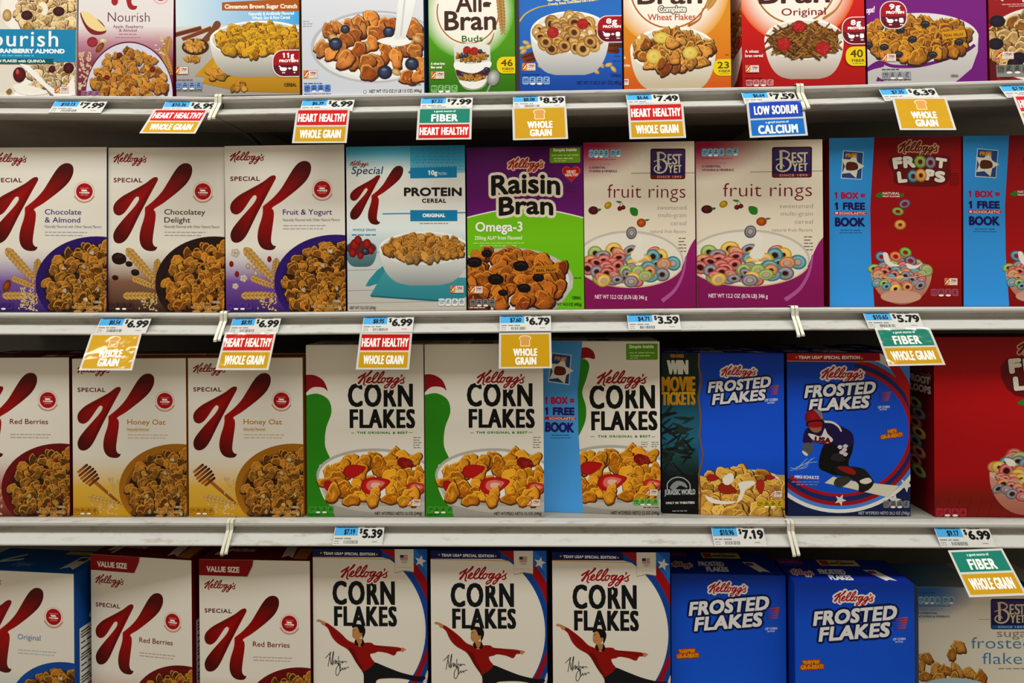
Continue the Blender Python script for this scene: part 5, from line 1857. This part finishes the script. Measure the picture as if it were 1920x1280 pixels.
def shelf(r, i, x0, x1):
    y = YSH[r]
    z, m = zshelf(r, (x0 + x1) / 2)
    t = tag(empty('gondola_shelf', ((x0 + x1) / 2, y, z)), f'white metal shelf section of the {WHERE[r]} row under {CARRY[r][i]}', 'shelf', 'store shelf sections')
    t.rotation_euler.y = -math.atan(m)
    cx = (x0 + x1) / 2
    a, b = x0 - cx + 0.001, x1 - cx - 0.001
    bm = box_bm(a, b, 0.009, YBACK - y, -0.016, 0.0)
    box_bm(a, b, 0.009, 0.085, -0.0374, -0.016, bm=bm)
    bm_obj('deck', bm, M_DECK, t)
    bm = bmesh.new()
    extrude_profile(bm, PROFILE, a, b, 0, 0)
    bm_obj('price_channel', bm, M_RAIL, t)
    for s in (a + 0.004, b - 0.007):
        bm = bmesh.new()
        P = [(0.09, -0.016), (0.09, -0.034), (0.2, -0.055), (YBACK - y, -0.075), (YBACK - y, -0.016)]
        va = [bm.verts.new((s, p, q)) for p, q in P]
        vb = [bm.verts.new((s + 0.003, p, q)) for p, q in P]
        bm.faces.new(va)
        bm.faces.new(vb[::-1])
        for k in range(5):
            bm.faces.new((va[k], va[(k + 1) % 5], vb[(k + 1) % 5], vb[k]))
        bmesh.ops.recalc_face_normals(bm, faces=bm.faces)
        bm_obj('bracket', bm, M_DECK, t)
    return t, cx


JOINTS = {1: (411, 1499), 2: (421, 1489), 3: (433, 1481), 4: (440, 1475)}
ENDP = [(-0.0035, 0.0035), (-0.0100, 0.0030), (-0.0125, -0.001), (-0.0125, -0.0135), (-0.0265, -0.0330), (-0.0330, -0.0435), (-0.0325, -0.0470)]
for r in (1, 2, 3, 4):
    xs = [-1.25] + [unproj(j, LIPY[r], YROW[r] - 0.008).x for j in JOINTS[r]] + [1.27]
    for i in range(3):
        t, cx = shelf(r, i, xs[i], xs[i + 1])
        if i < 2 and r < 4:
            for k, (off, ln) in enumerate(((-0.0060, 1.0), (-0.0001, 0.97))):
                bm = bmesh.new()
                rows = []
                for q, (a, b) in enumerate(ENDP):
                    nx = xs[i + 1] - cx + off + (0.0006 if k else -0.0006) * q / 6
                    b2 = b * (ln if q > 4 else 1)
                    rows.append([bm.verts.new((nx + dx, a + dy, b2)) for dx, dy in ((0, 0), (0.0054, 0), (0.0054, 0.0022), (0, 0.0022))])
                for q in range(len(rows) - 1):
                    for e in range(4):
                        bm.faces.new((rows[q][e], rows[q][(e + 1) % 4], rows[q + 1][(e + 1) % 4], rows[q + 1][e]))
                bm.faces.new(rows[0][::-1])
                bm.faces.new(rows[-1])
                bmesh.ops.recalc_face_normals(bm, faces=bm.faces)
                bmesh.ops.bevel(bm, geom=list(bm.edges), offset=0.0005, segments=1, affect='EDGES')
                bm_obj('channel_end', bm, M_END, t)

# ------------------------------------------------------------------ boxes
XMM = 0.0006


def carton(name, W, H, T, cols):
    """cols: front, side, top"""
    bm = box_bm(0, W, 0, T, 0, H, 0.0009)
    c = [rgb(k) for k in cols]

    def fn(f):
        n = f.normal
        if n.z > 0.6:
            return c[2]
        if abs(n.x) > 0.6:
            return c[1]
        if n.y < -0.3:
            return c[0]
        return c[1]
    return bm_obj(name, bm, M_CARD, None, fn)


PROTO = {}


def place(row, quad, yl=0.0, yr=0.0):
    yf = YROW[row] + {1: -0.003, 4: 0.0}.get(row, 0.012)
    L = unproj(quad[3][0], quad[3][1], yf + yl)
    R = unproj(quad[2][0], quad[2][1], yf + yr)
    L.z, m = zshelf(row, L.x)
    R.z, m = zshelf(row, (L.x + R.x) / 2)
    L.z += 0.0004
    H = unproj(quad[0][0], quad[0][1], yf + yl).z - L.z
    return L, R, H, m


def cereal(key, row, quad, label, group=None, T=0.058, yl=0.0, yr=0.0, design=None, dq=None, cols=('e9e4da',) * 3, top=None, side=None, H=None):
    L, R, h, m = place(row, quad, yl, yr)
    rz = math.atan2(R.y - L.y, R.x - L.x)
    if key in PROTO:
        src = PROTO[key]
        o = dup(src, L, rz, label, group)
        o.rotation_euler.y = -math.atan(m)
        return o
    W = math.hypot(R.x - L.x, R.y - L.y) - 0.0014
    H = H or h
    o = carton('cereal_box', W, H, T, cols)
    o.location = L
    o.rotation_euler = (0, -math.atan(m), rz)
    tag(o, label, 'cereal box', group)
    # glued closing flap on top, its free edge a little short of the back
    fb = box_bm(0.0012, W - 0.0012, 0.0012, T * 0.66, H, H + 0.0006, 0.0002)
    tc = rgb(cols[2])
    bm_obj('top_flap', fb, M_CARD, o, lambda f: tc)
    d = Print(dq or quad, (0, 0, 0), (W, 0, 0), (0, 0, H), (0, -1, 0))
    design(d)
    d.build('cover_print', M_CARD, o)
    if top:
        fn, w, hh = top
        d = Print([(0, 0), (w, 0), (w, hh), (0, hh)], (0.001, 0.001, H + 0.0006), (W - 0.002, 0, 0), (0, T - 0.002, 0), (0, 0, 1))
        fn(d)
        d.build('top_print', M_CARD, o)
    if side:
        fn, w, hh, sg = side
        if sg > 0:
            d = Print([(0, 0), (w, 0), (w, hh), (0, hh)], (W, 0.001, 0.001), (0, T - 0.002, 0), (0, 0, H - 0.002), (1, 0, 0))
        else:
            d = Print([(0, 0), (w, 0), (w, hh), (0, hh)], (0, T - 0.001, 0.001), (0, -T + 0.002, 0), (0, 0, H - 0.002), (-1, 0, 0))
        fn(d)
        d.build('side_print', M_CARD, o)
    PROTO[key] = o
    return o


def behind(key, src, label, group, dx=0.0, gap=0.004):
    """the next box of the same row, straight behind"""
    T = PROTO[key + '_T']
    rz = src.rotation_euler.z
    off = Vector((-math.sin(rz) * (T + gap) + dx, math.cos(rz) * (T + gap), 0))
    o = dup(src, src.location + off, rz, label, group)
    o.rotation_euler.y = src.rotation_euler.y
    return o


def Q(tl, tr, br, bl):
    return [tl, tr, br, bl]


WH = ('e9e4da', 'e0dad0', 'e0dad0')
# --- top row
cereal('n1', 1, Q((-44, -150), (143, -150), (143, 176.5), (-44, 177.5)), 'white cereal box with a wide turquoise band across flakes and cranberries', None, .058, design=d_nour1, cols=WH)
cereal('n2', 1, Q((145, -150), (329, -150), (325, 175.5), (145.5, 176.5)), 'pale pink to maroon cereal box with apple slice and raspberry beside the turquoise banded box', None, .058, design=d_nour2, cols=('e6dfdf', '7c1c44', '7c1c44'))
cereal('ci', 1, Q((331, -150), (566, -150), (563.5, 174.5), (331, 176)), 'sky blue cereal box with orange banner, cinnamon sticks and mustard cloth', None, .062, design=d_cinn, cols=('a8cce0', 'a8741c', '80b0d0'))
cereal('bb', 1, Q((567, -150), (800, -150), (797, 174), (567, 175)), 'white cereal box with large bowl of flakes and blueberries under pouring milk', None, .066, design=d_blueb, cols=('e4e4e8', '4a78b4', 'c8d0dc'))
cereal('bu', 1, Q((803, -150), (971, -150), (968, 173), (805, 174)), 'narrow green cereal box with a glass of layered yogurt and berries', None, .07, design=d_buds, cols=('62a41c', '4a8414', '62a41c'))
cereal('ov', 1, Q((975, -150), (1171, -150), (1168.5, 167.5), (975, 171.5)), 'blue cereal box with bowl of square oat rings and raspberries', None, .062, yl=0.004, design=d_oven, cols=('3478cc', '1c4ca4', '2a6cc0'))
cereal('wf', 1, Q((1171, -150), (1374, -150), (1372.5, 165), (1170.5, 167)), 'orange cereal box with banana slices among wheat flakes', None, .066, design=d_wheat, cols=('dc8420', 'c86018', 'dc8420'))
cereal('bo', 1, Q((1394, -150), (1627, -150), (1625, 159.5), (1393, 163)), 'bright red cereal box with bran twigs and three raspberries in a white bowl', None, .066, design=d_branorig, cols=('c81818', 'a01010', 'c81818'), side=(s_bran, 100, 313, -1))
cereal('r2', 1, Q((1628.5, -150), (1860, -150), (1853.5, 153), (1627.5, 158)), 'purple cereal box with raisins and flakes in a purple striped bowl on the top shelf', None, .066, design=d_raisin2, cols=('7c1c88', '5c1468', '7c1c88'))
cereal('cl', 1, Q((1863, -150), (2090, -150), (2085, 150), (1856.5, 152)), 'red cereal box with oat clusters and dark berries beside the purple striped bowl box', None, .066, design=d_cluster, cols=('a41820', '80101a', 'a41820'))

# --- second row
QSK = Q((426, 274), (645, 271.5), (650, 584), (424, 585.5))
cereal('ca', 2, Q((-26, 277), (199, 275.5), (201.5, 584), (-24, 585)), 'white cereal box with purple bowl and almonds beside the chocolate pieces box', None, .058, design=d_chocalm, dq=QSK, cols=('e9e4da', '35146a', 'e0dad0'))
cereal('cd', 2, Q((204, 277), (425.5, 276.5), (422.5, 584), (203, 584.5)), 'white and brown cereal box with dark chocolate pieces and a brown bowl', None, .058, yl=.003, yr=.003, design=d_chocdel, dq=QSK, cols=('e9e4da', '2a100c', 'e0dad0'))
cereal('fy', 2, QSK, 'white cereal box with popped grains and purple bowl by the teal protein box', None, .058, design=d_yogurt, cols=('e9e4da', '35146a', 'e0dad0'))
cereal('pr', 2, Q((650.5, 275.5), (872.5, 272), (876, 582.5), (652, 583.5)), 'teal and white protein cereal box with white bowl on a teal napkin', None, .062, design=d_protein, cols=('e4e8e4', '2a86a8', '3aa2c4'))
cereal('rb', 2, Q((878, 276.5), (1094, 277), (1097, 579), (877.5, 581.5)), 'purple and lime green cereal box with raisins among brown flakes', None, .066, design=d_raisin, cols=('6e1870', '5c1262', '5c1262'))
QFR = Q((1094, 268), (1301.5, 266), (1306.5, 572.5), (1097, 577))
cereal('fr', 2, QFR, 'narrower cream and magenta fruit rings box beside the purple and green box', 'fruit rings boxes', .05, design=d_rings, cols=('e6dccb', 'a82a80', 'd8a0a8'))
cereal('fr2', 2, Q((1308, 266), (1551, 253), (1546.5, 571), (1307.5, 573.5)), 'wider cream and magenta fruit rings box beside the blue striped red box', 'fruit rings boxes', .05, yl=.003, yr=-.002, design=d_rings, dq=QFR, cols=('e6dccb', 'd8ceba', 'd8a0a8'))
QFL = Q((1558.5, 259), (1810, 252), (1805, 572.5), (1556, 573.5))
cereal('fl', 2, QFL, 'red cereal box with a blue side strip beside the wider fruit rings box', 'red boxes with blue strip', .062, yl=.008, yr=.002, design=d_froot, cols=('a80e1c', '8a0a14', '2a82c8'))
cereal('fl', 2, Q((1812, 251), (2062, 245), (2056, 571), (1807, 572.5)), 'red cereal box with a blue side strip, cut by the edge of the picture', 'red boxes with blue strip', yl=.003, yr=-.003)

# --- third row
PROTO.update(hn_T=.058, rd_T=.058, cf_T=.06, cb_T=.06, ju_T=.05, sb_T=.075)
a = cereal('rd', 3, Q((-86, 671), (130.5, 671), (133, 974.5), (-84, 975)), 'white red berries box with dark red bowl on the third shelf', None, .058, design=d_redberry, dq=QSK, cols=('e9e4da', '701018', '701018'), top=(t_value, 220, 80))
behind('rd', a, 'red berries box standing behind the red bowl box of the third shelf', 'boxes of the second rank')
a = cereal('hn', 3, Q((134, 672.5), (346, 672.5), (352, 974), (137.5, 974)), 'honey oat box with yellow dipper under the bread card, beside the dark red bowl', 'honey oat boxes', .058, design=d_honey, dq=QSK, cols=('e9e4da', 'b87c10', 'b87c10'))
b = cereal('hn', 3, Q((357, 670), (572, 670), (574, 973.5), (354.5, 974)), 'honey oat box with yellow dipper beside the white and green corn flakes box', 'honey oat boxes')
behind('hn', a, 'honey oat box of the second rank behind the box under the bread card', 'boxes of the second rank', gap=.012)
behind('hn', b, 'honey oat box of the second rank nearer the white corn flakes boxes', 'boxes of the second rank', gap=.009)
a = cereal('cf', 3, Q((576, 647), (795.5, 646), (797.5, 976), (576, 976)), 'white corn flakes box with green sweep next to the honey oat box', 'corn flakes boxes', .06, design=d_corn, cols=('e9e4da', 'dcd6ca', 'dad4c8'), top=(t_corn, 220, 60))
b = cereal('cf', 3, Q((797.5, 646), (1018, 643), (1019.5, 974), (798.5, 976.5)), 'white corn flakes box with green sweep between its twin and the blue striped box', 'corn flakes boxes')
behind('cf', a, 'white corn flakes box of the second rank behind the one next to honey oat', 'boxes of the second rank')
behind('cf', b, 'white corn flakes box of the second rank behind the middle one', 'boxes of the second rank', gap=.006)
a = cereal('cb', 3, Q((1021, 639.5), (1240, 642), (1240.5, 973.5), (1020, 966)), 'white corn flakes box with blue book offer strip', None, .06, yl=.024, yr=.006, design=d_cornbook, cols=('e9e4da', '3f90d4', 'dad4c8'), top=(t_corn, 220, 60))
behind('cb', a, 'corn flakes box with book offer in the second rank', 'boxes of the second rank', dx=-.003)
a = cereal('ju', 3, Q((1241.5, 661.5), (1468.5, 664), (1473.5, 977), (1242, 966)), 'dark blue frosted flakes box with a dark movie ticket strip', None, .05, yl=.018, yr=.002, design=d_jurassic, cols=('1a4cc0', '12308c', '163a94'), top=(t_frosted, 220, 75))
behind('ju', a, 'blue frosted flakes box of the second rank behind the movie ticket box', 'boxes of the second rank', dx=-.004)
a = cereal('sb', 3, Q((1468.5, 662), (1702, 661), (1709, 974.5), (1477, 974.5)), 'blue frosted flakes box with red banner and a snowboarder', None, .075, yl=.006, yr=.006, design=d_snowboard, cols=('1a4cc8', '162c70', '20305c'), top=(t_frosted, 220, 75))
behind('sb', a, 'blue box of the second rank behind the snowboarder box', 'boxes of the second rank', dx=.006)
cereal('fb', 3, Q((1751.5, 632), (2075, 625), (2075, 974), (1752.5, 975)), 'large red cereal box with a glass bowl of fruit rings on the third shelf', None, .085, yl=.004, yr=.0, design=d_froot_big, cols=('c41020', '7a0a1c', '8c0c18'), side=(s_froot_big, 100, 340, -1))

# --- lowest row
B = 1402
QVS = Q((426, 274 - 38), (645, 271.5 - 38), (650, 584), (424, 585.5))
cereal('vs', 4, Q((379, 1048), (587, 1053), (585, B), (376, B)), 'value size red berries box next to the skater boxes', 'value size boxes', .085, yl=.008, yr=.002, design=d_value, dq=QVS, cols=('e9e4da', '6a0a16', '780c1c'), top=(t_value, 220, 80), side=(s_value, 80, 340, 1))
cereal('or', 4, Q((-66, 1066), (144, 1077), (142, B), (-62, B)), 'white cereal box with blue top and side on the lowest shelf', None, .085, yl=.022, yr=.004, design=d_skorig, dq=QSK, cols=('e9e4da', '1c5aa0', '1464a4'), top=(t_orig, 220, 80), side=(s_orig, 80, 340, 1))
cereal('vs', 4, Q((173, 1046), (361, 1059), (362, B), (173, B)), 'value size red berries box beside the blue sided box', 'value size boxes', yl=.027, yr=.003)
QTM = Q((590, 1029), (805, 1028), (805, 1392), (589, 1392))
cereal('tm', 4, QTM, 'white corn flakes box with skater in red, next to the value size box', 'skater boxes', .065, yl=.006, yr=.006, design=d_team, cols=('e9e4da', '701428', '20306c'))
cereal('tm', 4, Q((811, 1034), (1028, 1033), (1027, B), (810, B)), 'white corn flakes box with skater in red, middle one of three', 'skater boxes', yl=.0, yr=.001)
cereal('tm', 4, Q((1039, 1036), (1259, 1036), (1258, B), (1038, B)), 'white corn flakes box with skater in red, beside the plain blue boxes', 'skater boxes', yl=-.004, yr=-.004)
cereal('ff', 4, Q((1260.5, 1075), (1477, 1079), (1477, B), (1260.5, B)), 'plain blue frosted flakes box beside the skater boxes', 'plain blue frosted flakes boxes', .085, yl=.008, yr=.002, design=d_frosted, cols=('2068d8', '164aac', '1a48a8'), top=(t_frosted, 220, 75))
cereal('ff', 4, Q((1492, 1090), (1722, 1095), (1722, B), (1492, B)), 'plain blue frosted flakes box beside the sugar frosted flakes box', 'plain blue frosted flakes boxes', yl=-.02, yr=-.026)
cereal('su', 4, Q((1724, 1101), (1985, 1103), (1985, B), (1724, B)), 'cream and pale blue sugar frosted flakes box under the long fiber card', None, .09, yl=.03, yr=.03, design=d_sugar, cols=('e2ddd0', 'b8c8d0', 'b8b6ac'), top=(t_sugar, 240, 60))

# ------------------------------------------------------------------ shelf tags
GOLD, RED, TEAL = 'cca416', 'cc1812', '1e8c7a'


def price_print(d, unit, pay):
    d.set(0, 0, 1)
    d.rect(0, 0, 100, 42, 'd4d2ce')
    d.rect(1, 0, 48, 21, '5cb0e0')
    d.bars(6, 44, 4.6, 2.6, '2a6488')
    d.t('$' + unit, 20 if len(unit) < 5 else 15, 42, 18.5, 11.5, '14202c', fat=.5)
    d.t('YOU PAY', 60, 84, 4.8, 3.6, '222', fat=.35)
    d.t('$', 51, 57, 16, 11, '1a1818', fat=.6)
    d.t(pay, 57.5, 98, 26.5, 19.5, '1a1818', fat=1.3)
    d.bars(3, 40, 28.5, 4.2, '8a8a8c', int(float(pay) * 100))
    d.bars(3, 12, 34, 3, '9a9a9c')
    R = random.Random(int(float(unit) * 100))
    x = 22
    while x < 50:
        w = R.choice((.5, .8, 1.2))
        d.rect(x, 31, x + w, 38.5, '3a3a3c')
        x += w + R.choice((.6, .9, 1.3))
    d.bars(78, 92, 35, 3, '9a9a9c')
    d.bars(3, 14, 38.5, 2.5, '9a9a9c')


def card_print(d, kind):
    d.set(0, 0, 1)
    d.rect(0, 0, 100, 66, 'd2d0cc')

    def band(y0, y1, c, word, small=None):
        d.rect(4, y0, 96, y1, c)
        if small:
            d.t(small, 30, 70, y0 + 6.5, 4, 'e8f0ec', fat=.15)
            d.t(word, 50 - len(word) * 4.9, 50 + len(word) * 4.9, y1 - 3, 15, 'f4f2ee', fat=.9, fy=.5, sq=True, trk=1.12)
        else:
            w = 44.5 if word == 'HEART HEALTHY' else 38
            d.t(word, 50 - w, 50 + w, y1 - 6.5, 15.5, 'f4f2ee', fat=.75, fy=.4, sq=True, trk=1.13)
    if kind == 'bread':
        d.rect(4, 3, 96, 63, GOLD)
        for q, c in ((1.0, 'f0e0b8'), (.86, 'd8a860')):
            d.poly(smooth([(50 + q * x, 15 + q * y) for x, y in ((-9, 10), (-9, 0), (-11.5, -4), (-9, -8.5), (0, -10), (9, -8.5), (11.5, -4), (9, 0), (9, 10), (0, 10.3))], 3), c)
        d.t('WHOLE', 27, 73, 43, 13.5, 'f4f2ee', fat=.85, fy=.45, sq=True, trk=1.12)
        d.t('GRAIN', 31, 71, 59, 13.5, 'f4f2ee', fat=.85, fy=.45, sq=True, trk=1.12)
        return
    a, b = kind
    for k, y0, y1 in ((a, 3, 32), (b, 35, 63)):
        {'hh': lambda: band(y0, y1, RED, 'HEART HEALTHY'), 'wg': lambda: band(y0, y1, GOLD, 'WHOLE GRAIN'),
         'fi': lambda: band(y0, y1, TEAL, 'FIBER', 'a good source of'), 'ls': lambda: band(y0, y1, '2058c0', 'LOW SODIUM'),
         'ca': lambda: band(y0, y1, '167ecc', 'CALCIUM', 'a good source of')}[k]()


def sheet(name, TL, TR, BR, BL, material, parent, org, thick=0.0004, z0=0.0):
    """thin card with its printable frame: returns the Print corner vectors"""
    P = [Vector(p) - org for p in (TL, TR, BR, BL)]
    eu = ((P[1] - P[0]) + (P[2] - P[3])) / 2
    ev = ((P[0] - P[3]) + (P[1] - P[2])) / 2
    c = (P[0] + P[1] + P[2] + P[3]) / 4
    O = c - eu / 2 - ev / 2
    n = eu.cross(ev).normalized()
    V = [O, O + eu, O + eu + ev, O + ev]
    V = V + [v - n * thick for v in V]
    F = [(0, 1, 2, 3), (7, 6, 5, 4), (0, 4, 5, 1), (1, 5, 6, 2), (2, 6, 7, 3), (3, 7, 4, 0)]
    o = mesh_obj(name, V, F, material, parent, np.tile(rgb('d2d0cc'), (8, 1)))
    return o, O, eu, ev, n


def shelf_tag(row, x0, x1, unit, pay, label, card=None, cq=None, fwd=0.018, gloss=False, ly=None):
    y = YROW[row]
    ym = y - 0.014
    a = unproj(x0, ly or (LIPY[row] + 22), ym).x
    b = unproj(x1, ly or (LIPY[row] + 22), ym).x
    za, zb = zshelf(row, a)[0], zshelf(row, b)[0]
    org = Vector(((a + b) / 2, ym, (za + zb) / 2 - 0.02))
    root = tag(empty('shelf_tag', org), label, 'price tag', 'price tags on the shelf edges')
    yt, zt, yb, zb_ = y - 0.0058, -0.0082, y - 0.0232, -0.0338
    o, O, eu, ev, n = sheet('price_label', (a, yt, za + zt), (b, yt, zb + zt), (b, yb, zb + zb_), (a, yb, za + zb_), M_PAPER, root, org)
    d = Print([(0, 0), (100, 0), (100, 42), (0, 42)], O, eu, ev, n)
    price_print(d, unit, pay)
    d.build('label_print', M_PAPER, o)
    if card:
        yt = y - 0.0240
        c = [unproj(*cq[0], yt), unproj(*cq[1], yt), unproj(*cq[2], yt - fwd), unproj(*cq[3], yt - fwd)]
        m = M_SLEEVE if gloss else M_PAPER
        o, O, eu, ev, n = sheet('claim_card', *c, m, root, org)
        d = Print([(0, 0), (100, 0), (100, 66), (0, 66)], O, eu, ev, n)
        card_print(d, card)
        d.build('card_print', m, o)
    return root


shelf_tag(1, 98, 196, '10.15', '7.99', 'small price tag reading 10.15 on the top shelf edge, without a card')
shelf_tag(1, 306, 405, '10.36', '6.99', 'price tag reading 10.36 with tilted heart healthy and whole grain card', ('hh', 'wg'), [(290, 204), (391, 205), (366, 250), (261, 250)], .034)
shelf_tag(1, 565, 663, '6.39', '6.99', 'price tag reading 6.39 with red heart healthy over gold card', ('hh', 'wg'), [(556, 204), (656, 203), (650, 268), (547, 268)])
shelf_tag(1, 789, 886, '7.22', '7.99', 'price tag reading 7.22 with teal fiber over red heart healthy card', ('fi', 'hh'), [(784, 202), (885, 201), (884, 261), (780, 262)])
shelf_tag(1, 962, 1060, '8.08', '8.59', 'price tag reading 8.08 with gold bread card', 'bread', [(961, 201), (1061, 199), (1066, 260), (961, 263)])
shelf_tag(1, 1175, 1274, '6.66', '7.49', 'price tag reading 6.66 with heart healthy card below the orange box', ('hh', 'wg'), [(1177, 194), (1280, 192), (1287, 258), (1180, 261)])
shelf_tag(1, 1393, 1493, '6.64', '7.59', 'price tag reading 6.64 with blue low sodium and calcium card', ('ls', 'ca'), [(1400, 189), (1505, 186), (1516, 253), (1405, 259)], gloss=True)
shelf_tag(1, 1653, 1757, '7.35', '6.39', 'price tag reading 7.35 with crumpled glossy gold bread card', 'bread', [(1670, 184), (1776, 181), (1791, 245), (1690, 242)], .04, gloss=True)
shelf_tag(1, 1880, 1985, '7.95', '6.99', 'price tag with a white card edge at the far end of the top shelf edge', ('hh', 'wg'), [(1897, 178), (2004, 176), (2030, 240), (1925, 243)], .04)
shelf_tag(2, 184, 279, '8.54', '6.99', 'price tag reading 8.54 with glossy gold bread card over the honey oat box', 'bread', [(170, 625), (267, 625), (246, 694), (149, 694)], .05, gloss=True)
shelf_tag(2, 433, 524, '8.95', '6.99', 'price tag reading 8.95 with creased glossy heart healthy card by the channel joint', ('hh', 'wg'), [(423, 624), (517, 623), (504, 694), (403, 693)], .034, gloss=True)
shelf_tag(2, 680, 775, '8.95', '6.99', 'price tag reading 8.95 with flat heart healthy card under the protein box', ('hh', 'wg'), [(676, 624), (772, 623), (768, 693), (666, 692)])
shelf_tag(2, 937, 1033, '7.60', '6.79', 'price tag reading 7.60 with matt gold bread card', 'bread', [(935, 624), (1034, 623), (1034, 690), (936, 691)])
shelf_tag(2, 1177, 1275, '4.71', '3.59', 'price tag reading 4.71 and 3.59 below the fruit rings boxes')
shelf_tag(2, 1623, 1727, '10.65', '5.79', 'price tag reading 10.65 with leaning fiber and whole grain card', ('fi', 'wg'), [(1639, 616), (1744, 613), (1772, 684), (1667, 686)], .034, gloss=True)
shelf_tag(3, 626, 719, '7.19', '5.39', 'price tag reading 7.19 and 5.39 below the corn flakes boxes')
shelf_tag(3, 1336, 1434, '10.96', '7.19', 'price tag reading 10.96 below the movie ticket box')
shelf_tag(3, 1757, 1860, '9.17', '6.99', 'price tag reading 9.17 with long fiber and whole grain card', ('fi', 'wg'), [(1776, 1031), (1880, 1028), (1925, 1115), (1819, 1120)], .06)
